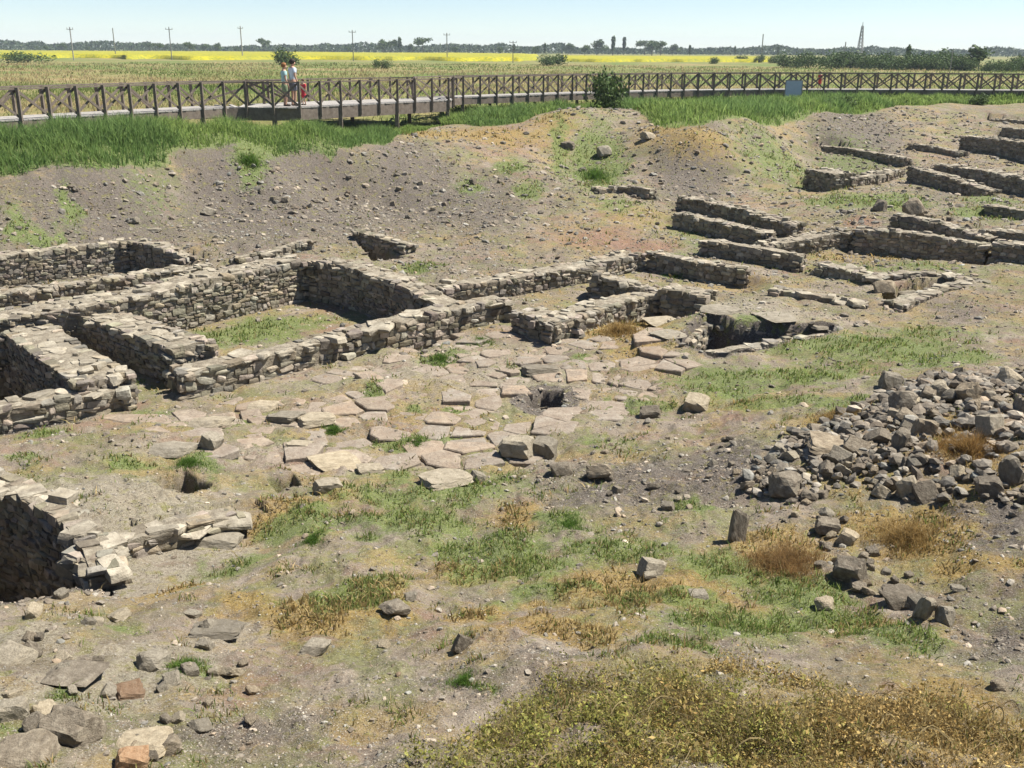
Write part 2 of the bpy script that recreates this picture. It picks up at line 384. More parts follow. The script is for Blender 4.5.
# ------------------------------------------------------------------ ground cover masks (world ellipses)
BL = """
g,440,357,18,7,1 g,480,340,15,6,1 g,375,389,14,5,.9 g,418,440,34,8,.9 g,332,428,10,6,.9 g,425,405,14,5,.6 g,510,372,14,5,.8 g,465,412,16,5,.8 g,580,357,12,5,.7 g,395,448,22,6,.8
g,268,328,48,13,1 g,215,340,14,8,.8 g,210,338,22,10,.8 g,20,416,42,7,1 g,45,434,18,9,1 g,30,458,28,8,.6 g,118,458,30,9,.8 g,190,459,22,8,1 g,222,424,20,7,.9 g,140,420,16,6,.9 g,120,375,14,9,1 g,95,350,12,8,.9 g,135,388,16,8,.9
g,188,656,14,9,1 g,110,672,15,6,.7 g,185,700,10,6,.6 g,462,678,14,5,.9 g,150,715,16,8,.4 g,30,720,30,10,.4
g,596,170,26,13,1 g,560,150,10,10,.7 g,512,167,16,4,.9 g,472,185,12,6,.7 g,530,192,12,5,.8 g,425,267,24,4,.9 g,682,271,18,7,1 g,250,158,18,6,.9
g,68,210,10,5,.8 g,35,238,12,4,.9 g,15,224,10,4,.7 g,60,238,8,3,.6
g,572,520,30,10,1.00 g,510,565,63,29,1.00 g,400,520,69,16,0.94 g,300,520,46,16,0.85 g,480,545,69,23,1.00 g,350,590,69,18,0.85 g,590,540,23,9,1.00 g,312,537,16,7,1.00
g,745,625,86,28,1.00 g,885,640,48,23,1.00 g,690,645,57,16,1.00 g,820,590,34,16,1.00 g,830,620,46,16,1.00 g,700,510,16,12,1.00 g,790,590,46,23,1.00
g,860,345,90,14,.8 g,800,375,70,16,.75 g,905,360,70,14,.7 g,730,385,60,18,.65 g,960,355,40,10,.6 g,780,405,60,8,.7 g,850,400,50,9,.6 g,640,410,40,12,.5 g,600,445,30,8,.4 g,740,345,30,8,.6
g,860,200,55,7,.95 g,905,200,30,6,.8 g,1000,215,30,6,1 g,780,165,50,10,.5 g,850,165,40,8,.4 g,990,200,30,5,.6 g,830,180,20,6,.5
g,780,245,40,6,.4 g,850,268,60,5,.5 g,930,268,50,4,.5 g,620,205,30,6,.5 g,700,245,25,5,.4 g,150,190,30,8,.25
d,300,605,86,34,1.00 d,240,600,34,21,1.00 d,380,600,46,25,1.00 d,625,325,42,18,1 d,640,345,40,10,.6 d,785,548,48,34,1.00 d,905,532,69,25,1.00 d,845,412,46,9,1 d,965,437,32,22,1 d,560,627,92,10,1.00 d,500,615,46,12,1.00 d,165,588,28,8,.8 d,640,590,103,34,0.94 d,970,570,46,16,0.94 d,285,512,52,14,0.75 d,520,520,34,16,0.75 d,740,410,40,6,.6
d,760,720,230,60,.5 d,930,700,120,22,1 d,1000,740,90,30,.9 d,620,720,120,50,.5 d,430,134,40,3,.8 d,490,134,40,3,.7 d,555,122,24,4,.6 d,545,135,26,4,.35 d,660,131,30,3,.6 d,700,133,40,3,.6
d,850,258,100,6,.5 d,930,258,60,6,.6 d,730,290,60,8,.35 d,700,400,60,8,.3 d,420,410,90,30,.25
r,600,240,55,12,.9 r,640,245,50,8,.9 r,565,230,30,10,.5 r,500,330,60,12,.45 r,400,420,120,30,.4 r,620,370,50,12,.5 r,660,365,40,6,.5 r,860,222,20,5,.8 r,340,335,60,10,.7 r,740,205,60,8,.4 r,640,560,80,40,.4 r,330,310,40,8,.5 r,1000,300,60,12,.4 r,940,155,40,6,.4 r,500,135,50,8,.6 r,380,500,90,20,.25 r,130,390,40,10,.3 r,720,315,70,10,.2
k,330,205,80,28,.9 k,410,195,70,28,.9 k,250,200,90,30,.95 k,100,208,130,26,.8 k,480,205,60,25,.8 k,400,215,120,22,.8 k,300,180,120,20,.8 k,20,215,80,24,.6 k,560,185,60,20,.45 k,690,165,50,20,.8 k,860,128,60,14,.8 k,750,140,50,10,.4 k,630,150,60,20,.4 k,640,480,110,50,.8 k,720,470,70,40,.9 k,600,560,60,30,.3 k,560,650,100,14,.9 k,430,680,90,25,.55 k,900,450,140,60,.45 d,900,425,70,22,.55 d,850,470,50,16,.5 d,985,470,50,16,.5 k,1000,520,80,50,.8 k,1000,640,80,60,.7 k,250,720,120,40,.6 k,200,200,90,20,.35 k,960,310,60,16,.5 k,1000,120,60,10,.4 k,900,235,140,40,.5 k,960,185,80,40,.5 k,720,255,110,40,.4 k,100,285,150,30,.35 k,470,270,120,30,.45 k,840,300,60,20,.4 k,60,740,120,40,.5
p,470,375,180,42,.55 p,330,385,90,20,.4 p,740,305,100,16,.8 p,100,500,130,30,0.94 p,150,540,130,22,0.88 p,60,380,70,30,.6 p,110,590,90,20,0.88 p,200,640,80,25,0.75 p,80,680,120,40,0.62 p,240,460,90,18,0.50 p,790,330,60,10,.7 p,250,275,150,16,.4 p,460,280,90,12,.3
 g,430,490,103,16,0.78 g,620,545,69,23,0.65 g,720,560,57,21,0.78 g,540,600,69,14,0.65 g,230,560,46,12,0.52 g,660,600,57,14,0.78 g,100,620,40,8,.45 d,460,570,69,23,0.65 d,700,575,69,23,0.65 r,560,585,60,18,.4 r,700,480,50,14,.3 d,860,630,69,16,0.65 r,960,600,50,20,.4 d,870,470,40,14,.5 p,40,650,80,30,.8 p,170,660,70,20,.8 d,200,300,90,10,.4 g,700,230,50,10,.4 d,640,215,60,10,.4 g,930,335,60,10,.5 """
blobs = []
for t in BL.split():
    k, a, b, c, d, s = t.split(",")
    a, b, c, d = map(float, (a, b, c, d))
    z0 = ground_at(a, b)
    gx = np.linalg.norm(at(a + c, b, z0[2])[:2] - z0[:2])
    p_up = at(a, max(b - d, 66), z0[2]); p_dn = at(a, b + d, z0[2])
    gy = (np.linalg.norm(p_up[:2] - p_dn[:2])) / 2
    ang = math.atan2(z0[0], z0[1])
    blobs.append((k, z0[0], z0[1], gx, gy, ang, float(s)))

def masks(x, y):
    out = {k: np.zeros_like(x) for k in "gdrkp"}
    wx = x + 0.9 * fbm(x / .8, y / .8, 4, 51); wy = y + 1.6 * fbm(x / .8, y / 1.0, 4, 57)
    for k, cx, cy, gx, gy, ang, s in blobs:
        dx, dy = wx - cx, wy - cy
        c_, s_ = math.cos(ang), math.sin(ang)
        u = (dx * c_ - dy * s_) / gx; v = (dx * s_ + dy * c_) / gy
        m = np.exp(-1.1 * (u * u + v * v) ** 1.25) * s
        out[k] = np.maximum(out[k], m)
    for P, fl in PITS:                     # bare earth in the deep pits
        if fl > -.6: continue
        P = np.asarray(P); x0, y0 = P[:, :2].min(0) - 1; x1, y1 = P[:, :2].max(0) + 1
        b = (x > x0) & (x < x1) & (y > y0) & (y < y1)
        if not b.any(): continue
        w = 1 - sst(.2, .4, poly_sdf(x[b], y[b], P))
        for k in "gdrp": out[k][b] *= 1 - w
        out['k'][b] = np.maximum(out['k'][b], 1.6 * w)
    return out

RIM = np.array([at(*[float(v) for v in t.split(",")])[:2] for t in
      "-500,200,2.3 -200,188,2.3 0,178,2.3 100,171,2.35 180,158,2.4 250,153,2.4 330,150,2.35 385,143,2.35 400,136,2.35 440,127,2.4 480,127,2.5 520,124,2.55 560,112,2.8 600,106,2.9 640,119,2.65 665,131,2.5 700,131,2.5 760,122,2.65 830,113,2.75 900,106,2.8 1000,104,2.8 1250,101,2.8".split()])
RIM_A = np.arctan2(RIM[:, 0], RIM[:, 1]); RIM_R = np.hypot(RIM[:, 0], RIM[:, 1])
def rim_d(x, y):
    """distance behind the edge of the grass belt (positive on the plain)"""
    a = np.arctan2(x, y); r = np.hypot(x, y)
    return r - np.interp(a, RIM_A, RIM_R)

BW_NEAR = np.array([at(px, py, 3.5)[:2] for px, py in
      [(-160, 129.5), (-60, 124), (0, 120.5), (110, 114), (235, 107), (289, 107.5), (450, 99.8), (452.5, 97.4), (520, 95.2), (600, 92.5), (690, 90.3), (780, 89.4), (900, 89.6), (1000, 90.2), (1100, 91)]])
def bw_d(x, y):
    """distance beyond the near edge of the boardwalk"""
    a = np.arctan2(x, y); r = np.hypot(x, y)
    return r - np.interp(a, np.arctan2(BW_NEAR[:, 0], BW_NEAR[:, 1]), np.hypot(BW_NEAR[:, 0], BW_NEAR[:, 1]))

def build_terrain():
    az = np.r_[np.linspace(-math.pi, -0.75, 40, endpoint=False), np.linspace(-0.75, -0.52, 50, endpoint=False), np.linspace(-0.52, 0.52, 820), np.linspace(0.52, 0.75, 51)[1:], np.linspace(0.75, math.pi, 41)[1:-1]]
    rr = np.r_[np.exp(np.linspace(math.log(0.6), math.log(3.2), 30, endpoint=False)), np.exp(np.linspace(math.log(3.2), math.log(80), 760, endpoint=False)), np.exp(np.linspace(math.log(80), math.log(3000), 80))]
    A_, R_ = np.meshgrid(az, rr)
    x = (R_ * np.sin(A_)).ravel(); y = (R_ * np.cos(A_)).ravel()
    z = height(x, y)
    na, nr = len(az), len(rr)
    i = np.arange(nr - 1)[:, None] * na; j = np.arange(na)[None, :]; j2 = (j + 1) % na
    Fq = np.stack([i + j, i + na + j, i + na + j2, i + j2], -1).reshape(-1, 4)[:, ::-1]
    V = np.c_[x, y, z]
    V = np.r_[V, [[0, 0, PLAIN]]]; c = len(V) - 1
    jj = np.arange(na); tri = np.stack([np.full(na, c), (jj + 1) % na, jj], -1)
    me = fast_mesh("ground", V, [Fq, tri], smooth=True)
    m = masks(V[:, 0], V[:, 1])
    rd = rim_d(V[:, 0], V[:, 1]) + 1.2 * fbm(V[:, 0] / 1.2, V[:, 1] / 1.2, 3, 71)
    belt = sst(0.0, 0.6, rd); bd = bw_d(V[:, 0], V[:, 1])
    m['g'] = np.maximum(m['g'], belt * (1 - sst(0.0, 1.5, bd)))
    far = sst(0.0, 1.5, bd) * (np.hypot(V[:, 0], V[:, 1]) > 20)
    vcol(me, "cover", np.c_[m['g'], m['d'], m['r'], m['k']])
    vcol(me, "cover2", np.c_[m['p'], far, np.zeros(len(V)), np.zeros(len(V))])
    mt, nt, b = new_mat("site_ground")
    tc = nd(nt, 'ShaderNodeNewGeometry').outputs['Position']
    cov = attr(nt, "cover"); cov2 = attr(nt, "cover2")
    sp = nd(nt, 'ShaderNodeSeparateColor'); nt.links.new(cov.outputs['Color'], sp.inputs[0])
    sp2 = nd(nt, 'ShaderNodeSeparateColor'); nt.links.new(cov2.outputs['Color'], sp2.inputs[0])
    nb = noise(nt, tc, 1.3, 8, .62); nm = noise(nt, tc, 4.5, 8, .72); nf = noise(nt, tc, 24, 7, .78); nvf = noise(nt, tc, 80, 4, .75); nw = noise(nt, tc, .55, 7, .65)
    def hi(n, lo, up): return ramp(nt, n, [(lo, 0.0), (up, 1.0)] if lo < up else [(up, 1.0), (lo, 0.0)])
    soil = ramp(nt, nb, [(.32, (.19, .142, .104)), (.48, (.30, .24, .182)), (.64, (.42, .35, .272))])
    soil = mixc(nt, math_(nt, 'MULTIPLY', hi(nm, .52, .38), .7), soil, (.165, .132, .098))
    soil = mixc(nt, math_(nt, 'MULTIPLY', hi(nw, .46, .60), .5), soil, ramp(nt, nf, [(.35, (.13, .125, .055)), (.6, (.25, .215, .11))]))   # thin sparse growth
    nq1 = noise(nt, tc, .85, 9, .68); mp = nd(nt, 'ShaderNodeMapping'); mp.inputs['Location'].default_value = (31, 17, 5); nt.links.new(tc, mp.inputs['Vector'])
    nq2 = noise(nt, mp.outputs[0], .95, 9, .68); mp2 = nd(nt, 'ShaderNodeMapping'); mp2.inputs['Location'].default_value = (-13, 47, 9); nt.links.new(tc, mp2.inputs['Vector'])
    nq3 = noise(nt, mp2.outputs[0], 1.1, 9, .68)
    soil = mixc(nt, math_(nt, 'MULTIPLY', hi(nq1, .52, .61), .7), soil, ramp(nt, nf, [(.35, (.19, .095, .055)), (.65, (.34, .22, .145))]))   # rusty earth
    soil = mixc(nt, math_(nt, 'MULTIPLY', hi(nq2, .49, .58), .72), soil, ramp(nt, nf, [(.35, (.11, .125, .035)), (.62, (.25, .26, .085))]))   # thin moss
    soil = mixc(nt, math_(nt, 'MULTIPLY', hi(nq3, .51, .60), .7), soil, ramp(nt, nf, [(.35, (.22, .145, .05)), (.62, (.43, .325, .135))]))    # straw litter
    def cover(fac, nz, lo, up):
        t = math_(nt, 'ADD', fac, math_(nt, 'MULTIPLY', math_(nt, 'SUBTRACT', nz, .5), 2.2))
        return ramp(nt, t, [(lo, 0.0), (up, 1.0)])
    c = soil
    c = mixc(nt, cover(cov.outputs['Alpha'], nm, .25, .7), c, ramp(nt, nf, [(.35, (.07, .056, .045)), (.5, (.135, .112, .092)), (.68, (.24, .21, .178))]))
    c = mixc(nt, math_(nt, 'MULTIPLY', cover(sp.outputs[2], nm, .2, .7), .8), c, ramp(nt, nf, [(.35, (.19, .085, .048)), (.65, (.37, .215, .14))]))
    c = mixc(nt, math_(nt, 'MULTIPLY', cover(sp2.outputs[0], nm, .25, .6), .85), c, ramp(nt, nf, [(.35, (.20, .165, .115)), (.62, (.42, .375, .285))]))
    c = mixc(nt, math_(nt, 'MULTIPLY', cover(sp.outputs[1], nm, .08, .5), .85), c, ramp(nt, nf, [(.35, (.19, .115, .03)), (.62, (.43, .30, .095))]))
    c = mixc(nt, math_(nt, 'MULTIPLY', cover(sp.outputs[0], nm, .08, .5), .85), c, ramp(nt, nf, [(.35, (.075, .115, .022)), (.62, (.195, .255, .062))]))
    c = mixc(nt, hi(nvf, .54, .66), c, mixc(nt, .62, c, (.56, .52, .45)))
    c = mixc(nt, math_(nt, 'MULTIPLY', hi(nvf, .46, .36), .55), c, (.09, .07, .055))        # pale grit
    c = mixc(nt, math_(nt, 'MULTIPLY', hi(nf, .42, .32), .7), c, (.07, .058, .045))
    far1 = noise(nt, tc, .06, 7, .68); far2 = noise(nt, tc, .3, 7, .72)
    mead = mixc(nt, ramp(nt, far1, [(.42, 0.0), (.58, 1.0)]), (.15, .20, .05), (.36, .27, .13))
    mead = mixc(nt, ramp(nt, far2, [(.35, .8), (.6, 0.0)]), mead, (.13, .165, .045))
    mead = mixc(nt, ramp(nt, far2, [(.55, 0.0), (.75, .5)]), mead, (.36, .29, .16))
    c = mixc(nt, sp2.outputs[1], c, mead)
    nt.links.new(dim(nt, c), b.inputs['Base Color'])
    bump(nt, b, math_(nt, 'ADD', math_(nt, 'ADD', nm, math_(nt, 'MULTIPLY', nf, .6)), math_(nt, 'MULTIPLY', nvf, .3)), .8, .06)
    o = link("ground", me, mt); tag(o, kind="structure")
build_terrain()

# ------------------------------------------------------------------ stone shapes
def ico(sub):
    import bmesh
    bm = bmesh.new(); bmesh.ops.create_icosphere(bm, subdivisions=sub, radius=1)
    V = np.array([v.co[:] for v in bm.verts]); Fc = np.array([[v.index for v in f.verts] for f in bm.faces]); bm.free()
    return V, Fc
ICO = {1: ico(1), 2: ico(2), 3: ico(3), 4: ico(4)}
def rock(sub, seed, boxy=.6, cuts=9, flat=1.0):
    r = np.random.default_rng(seed)
    V, Fc = ICO[sub]
    d = V / np.linalg.norm(V, axis=1)[:, None]
    nrm = r.normal(size=(cuts, 3)); nrm /= np.linalg.norm(nrm, axis=1)[:, None]; hh = r.uniform(.55, .95, cuts)
    R0 = np.linalg.qr(r.normal(size=(3, 3)) * .25 + np.eye(3))[0]
    if boxy > 0:
        ax = np.r_[np.eye(3), -np.eye(3)] @ R0 * 1.0
        nrm = np.r_[nrm, ax]; hh = np.r_[hh, r.uniform(.55, .75, 6) / boxy * .6]
    dot = d @ nrm.T
    t = np.where(dot > 1e-3, hh / np.maximum(dot, 1e-3), 9).min(1)
    t = np.minimum(t, 1.05)
    p = d * t[:, None]
    w = r.normal(size=(6, 3)) * 3.2; ph = r.uniform(0, 6.28, 6)
    p *= (1 + 0.035 * np.sin(p @ w.T + ph).sum(1) / 2)[:, None]
    if sub >= 3:
        w = r.normal(size=(14, 3)) * 9; ph = r.uniform(0, 6.28, 14)
        p *= (1 + 0.012 * np.sin(p @ w.T + ph).sum(1) / 2)[:, None]
    p -= (p.max(0) + p.min(0)) / 2
    p /= (p.max(0) - p.min(0))
    p[:, 2] *= flat
    return p, Fc
def cube_seg(k):
    idx = {}; V = []; Fc = []
    def vid(p):
        if p not in idx: idx[p] = len(V); V.append(p)
        return idx[p]
    for ax in range(3):
        u, w = (ax + 1) % 3, (ax + 2) % 3
        for side in (0, k):
            for i in range(k):
                for j in range(k):
                    q = []
                    for (a, b) in ((0, 0), (1, 0), (1, 1), (0, 1)):
                        p = [0, 0, 0]; p[ax] = side; p[u] = i + a; p[w] = j + b
                        q.append(vid(tuple(p)))
                    Fc.append(q if side else q[::-1])
    return np.array(V, float) / k - .5, np.array(Fc)
CUBE = cube_seg(4)
def block(seed):
    """a roughly squared building stone, unit box"""
    r = np.random.default_rng(seed)
    V, Fc = CUBE
    p = V.copy()
    q = 2 * p
    e = r.uniform(9.0, 26.0)
    ln = (np.abs(q) ** e).sum(1) ** (1 / e)
    p = q / ln[:, None] * .5 * np.maximum(np.abs(q).max(1), 1e-6)[:, None]
    # corners knocked off
    for k in range(r.integers(2, 5)):
        nn = r.normal(size=3); nn /= np.linalg.norm(nn); hgt = r.uniform(.44, .66)
        dd = p @ nn - hgt
        p -= np.where(dd > 0, dd, 0)[:, None] * nn
    w = r.normal(size=(5, 3)) * 5; ph = r.uniform(0, 6.28, 5)
    p *= (1 + 0.035 * np.sin(p @ w.T + ph).sum(1) / 2)[:, None]
    p[:, 0] += p[:, 2] * r.normal() * .14; p[:, 2] += p[:, 0] * r.normal() * .08
    return p
BLOCKS = np.stack([block(100 + i) for i in range(24)])

def rotz(a):
    c, s = np.cos(a), np.sin(a); z = np.zeros_like(a); o = np.ones_like(a)
    return np.stack([np.stack([c, -s, z], -1), np.stack([s, c, z], -1), np.stack([z, z, o], -1)], -2)
def rotrand(n, amt, r):
    """small random tilts"""
    ax = r.normal(size=(n, 3)) * amt
    K_ = np.zeros((n, 3, 3))
    K_[:, 0, 1] = -ax[:, 2]; K_[:, 0, 2] = ax[:, 1]; K_[:, 1, 0] = ax[:, 2]; K_[:, 1, 2] = -ax[:, 0]; K_[:, 2, 0] = -ax[:, 1]; K_[:, 2, 1] = ax[:, 0]
    th = np.linalg.norm(ax, axis=1)[:, None, None] + 1e-9
    K_ /= th
    return np.eye(3) + np.sin(th) * K_ + (1 - np.cos(th)) * (K_ @ K_)
def instance(T, Fc, idx, scale, R, pos):
    """many copies of template shapes as one vertex / face set"""
    P = T[idx] * scale[:, None, :]
    P = np.einsum('nij,nvj->nvi', R, P) + pos[:, None, :]
    nv = T.shape[1]
    Fa = (Fc[None] + (np.arange(len(idx)) * nv)[:, None, None]).reshape(-1, Fc.shape[1])
    return P.reshape(-1, 3), Fa

# ------------------------------------------------------------------ dry-stone walls
def wall(label, s, ztop, h, thick, name="stone_wall", stone=1.0, ragged=.045, group=None, seed=None, pale=1.0, caps=1.0, depth_hint=None, cat="wall"):
    """s: top edge of the face seen in the photograph (pixels), ztop its height(s), h face height, thick goes away from the viewer"""
    pts = [tuple(float(v) for v in t.split(",")) for t in s.split()]
    zt = ztop if isinstance(ztop, (list, tuple)) else [ztop] * len(pts)
    fr = np.array([at(p[0], p[1], z) for p, z in zip(pts, zt)])
    r = np.random.default_rng(seed if seed is not None else int(abs(fr[0, 0] * 1000) + abs(fr[-1, 1]) * 77) % 99991)
    # offset the back edge away from the camera
    tang = np.gradient(fr[:, :2], axis=0) if len(fr) > 2 else np.repeat((fr[1:, :2] - fr[:1, :2]), 2, 0)
    tang /= np.linalg.norm(tang, axis=1)[:, None]
    nr_ = np.c_[-tang[:, 1], tang[:, 0]]
    mid = fr[:, :2].mean(0)
    if (nr_[len(nr_) // 2] @ mid) < 0: nr_ = -nr_      # away from camera
    bk = fr.copy(); bk[:, :2] += nr_ * thick
    loc = np.array([fr[:, 0].mean(), fr[:, 1].mean(), min(zt) - h])
    V_, F_, T_ = [], [], []; off = 0
    mats_idx = []
    # ---- stones round the outside
    ring = np.r_[fr, bk[::-1], fr[:1]]
    ctr = (fr.mean(0) + bk.mean(0))[:2] / 2
    N_idx, N_sc, N_ang, N_pos, N_t = [], [], [], [], []
    seglen = [np.linalg.norm(ring[i + 1][:2] - ring[i][:2]) for i in range(len(ring) - 1)]
    nfront = len(fr) - 1
    tall = h + .12
    for i in range(len(ring) - 1):
        a, b = ring[i], ring[i + 1]; L = seglen[i]
        if L < .05: continue
        d = (b - a)[:2] / L; nn = np.array([d[1], -d[0]])
        # outward = pointing away from the wall centre line
        mm = (a + b)[:2] / 2
        if i < nfront: cc = (fr[i] + fr[i + 1] + bk[i] + bk[i + 1])[:2] / 4
        else: cc = ctr if len(fr) == 2 else (mm - nn * 0 if False else ((fr.mean(0) + bk.mean(0))[:2] / 2))
        if i >= nfront and len(fr) > 2 and i > nfront and i < len(ring) - 2:
            j = len(ring) - 2 - i - 0
            j = min(max(j - 0, 0), nfront - 1); cc = (fr[j] + fr[j + 1] + bk[j] + bk[j + 1])[:2] / 4
        if nn @ (mm - cc) < 0: nn = -nn
        ang = math.atan2(d[1], d[0])
        zrel = -tall
        while zrel < -0.02:
            ch = r.uniform(.048, .085) * 1.9 ** r.random() * stone
            if zrel + ch > -.05: ch = max(.06, -zrel)
            u = r.uniform(-.15, 0)
            while u < L:
                w_ = r.uniform(.065, .155) * 2.4 ** r.random() * stone * (1.2 if ch > .14 * stone else 1)
                if u + w_ > L + .06: w_ = max(.1, L - u + .03)
                uc = u + w_ / 2; f = np.clip(uc / L, 0, 1)
                ztp = a[2] + (b[2] - a[2]) * f
                top_off = ragged * 1.6 * float(fbm(np.array([(a[0] + d[0] * uc) * 1.1]), np.array([(a[1] + d[1] * uc) * 1.1]), 2, 41)[0])
                zc = ztp + zrel + ch / 2 + r.normal() * .012 * stone + top_off * (1 + zrel / tall)
                if r.random() < .07 or zrel + ch > -.06 and r.random() < .22 * min(1, ragged / .06):
                    u += w_; continue
                dep = r.uniform(.14, .26)
                out_ = r.uniform(-.03, .012)
                p = a[:2] + d * uc + nn * (out_ - dep / 2)
                N_idx.append(r.integers(24)); N_sc.append((w_ * r.uniform(.88, 1.04), dep, ch * r.uniform(.8, 1.12))); N_ang.append(ang + r.normal() * .10)
                N_pos.append((p[0], p[1], zc))
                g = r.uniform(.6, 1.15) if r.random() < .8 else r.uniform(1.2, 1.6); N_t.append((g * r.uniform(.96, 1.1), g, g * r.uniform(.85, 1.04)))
                u += w_
            zrel += ch
    # ---- cap stones over the top
    for i in range(nfront):
        L = np.linalg.norm(fr[i + 1][:2] - fr[i][:2])
        cnt = int(L * thick * 13 * caps / stone ** 2) + 1
        for k in range(cnt):
            f, g_ = r.random(), r.uniform(.06, .94)
            p = (fr[i] * (1 - f) + fr[i + 1] * f) * (1 - g_) + (bk[i] * (1 - f) + bk[i + 1] * f) * g_
            sz = r.uniform(.12, .38) * stone
            N_idx.append(r.integers(24)); N_sc.append((sz, sz * r.uniform(.5, .9), r.uniform(.06, .13)))
            N_ang.append(r.uniform(0, 6.3)); N_pos.append((p[0], p[1], p[2] + r.uniform(-.075, -.03) + (.05 if r.random() < .10 else 0)))
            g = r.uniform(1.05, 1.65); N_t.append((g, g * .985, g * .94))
    nS = len(N_idx)
    R = rotz(np.array(N_ang)) @ rotrand(nS, .075, r)
    P, Fa = instance(BLOCKS, CUBE[1], np.array(N_idx), np.array(N_sc), R, np.array(N_pos))
    tint = np.repeat(np.array(N_t) * pale, BLOCKS.shape[1], 0)
    # ---- earth core with a rough top
    nu, nv = max(4, int(sum(seglen[:nfront]) / .09)), max(4, int(thick / .09))
    cum = np.r_[0, np.cumsum(seglen[:nfront])]; us = np.linspace(0, cum[-1], nu)
    fa = np.stack([np.interp(us, cum, fr[:, k]) for k in range(3)], -1); ba = np.stack([np.interp(us, cum, bk[:, k]) for k in range(3)], -1)
    gs = np.linspace(.0, 1, nv)
    marg = min(.045, thick * .15)
    top = fa[:, None] * (1 - gs)[None, :, None] + ba[:, None] * gs[None, :, None]
    # pull the border in so the stones stand proud
    cen = top.mean((0, 1))
    e_u = np.minimum(us, cum[-1] - us); 
    pull = (fa - ba) / thick
    shift = (gs - .5) * 2
    top = top + pull[:, None] * (shift[None, :, None] * marg)
    dirn = np.gradient(fa, axis=0); dirn /= np.linalg.norm(dirn, axis=1)[:, None] + 1e-9
    edge = np.zeros(nu); edge[0] = marg; edge[-1] = -marg
    top = top + (dirn * edge[:, None])[:, None]
    top[..., 2] += -.01 + .09 * fbm(top[..., 0].ravel() / .25, top[..., 1].ravel() / .25, 3, 61).reshape(top.shape[:2]) + ragged * 1.6 * fbm(top[..., 0].ravel() * 1.1, top[..., 1].ravel() * 1.1, 2, 41).reshape(top.shape[:2])
    gv = top.reshape(-1, 3)
    ii = np.arange(nu - 1)[:, None] * nv; jj = np.arange(nv - 1)[None]
    fq = np.stack([ii + jj, ii + nv + jj, ii + nv + jj + 1, ii + jj + 1], -1).reshape(-1, 4)
    per = [(i, 0) for i in range(nu)] + [(nu - 1, j) for j in range(1, nv)] + [(i, nv - 1) for i in range(nu - 2, -1, -1)] + [(0, j) for j in range(nv - 2, 0, -1)]
    pi = np.array([i * nv + j for i, j in per])
    low = gv[pi].copy(); low[:, 2] = loc[2] - .5
    lv = np.arange(len(pi)) + len(gv); nx = np.roll(np.arange(len(pi)), -1)
    fs = np.stack([pi, lv, lv[nx], pi[nx]], -1)
    core = np.r_[gv, low]; cf = np.r_[fq, fs]
    V = np.r_[P, core] - loc; Fall = np.r_[Fa, cf + len(P)]
    me = fast_mesh(name, V, Fall)
    vcol(me, "tint", np.r_[tint, np.ones((len(core), 3))])
    me.polygons.foreach_set("material_index", np.r_[np.zeros(len(Fa), np.int32), np.ones(len(cf), np.int32)])
    o = link(name, me, [MAT_WALL, MAT_EARTH], loc=loc)
    tag(o, label, cat, group, "thing")
    return o


for a_, k_ in WALLS: wall(*a_, **k_)

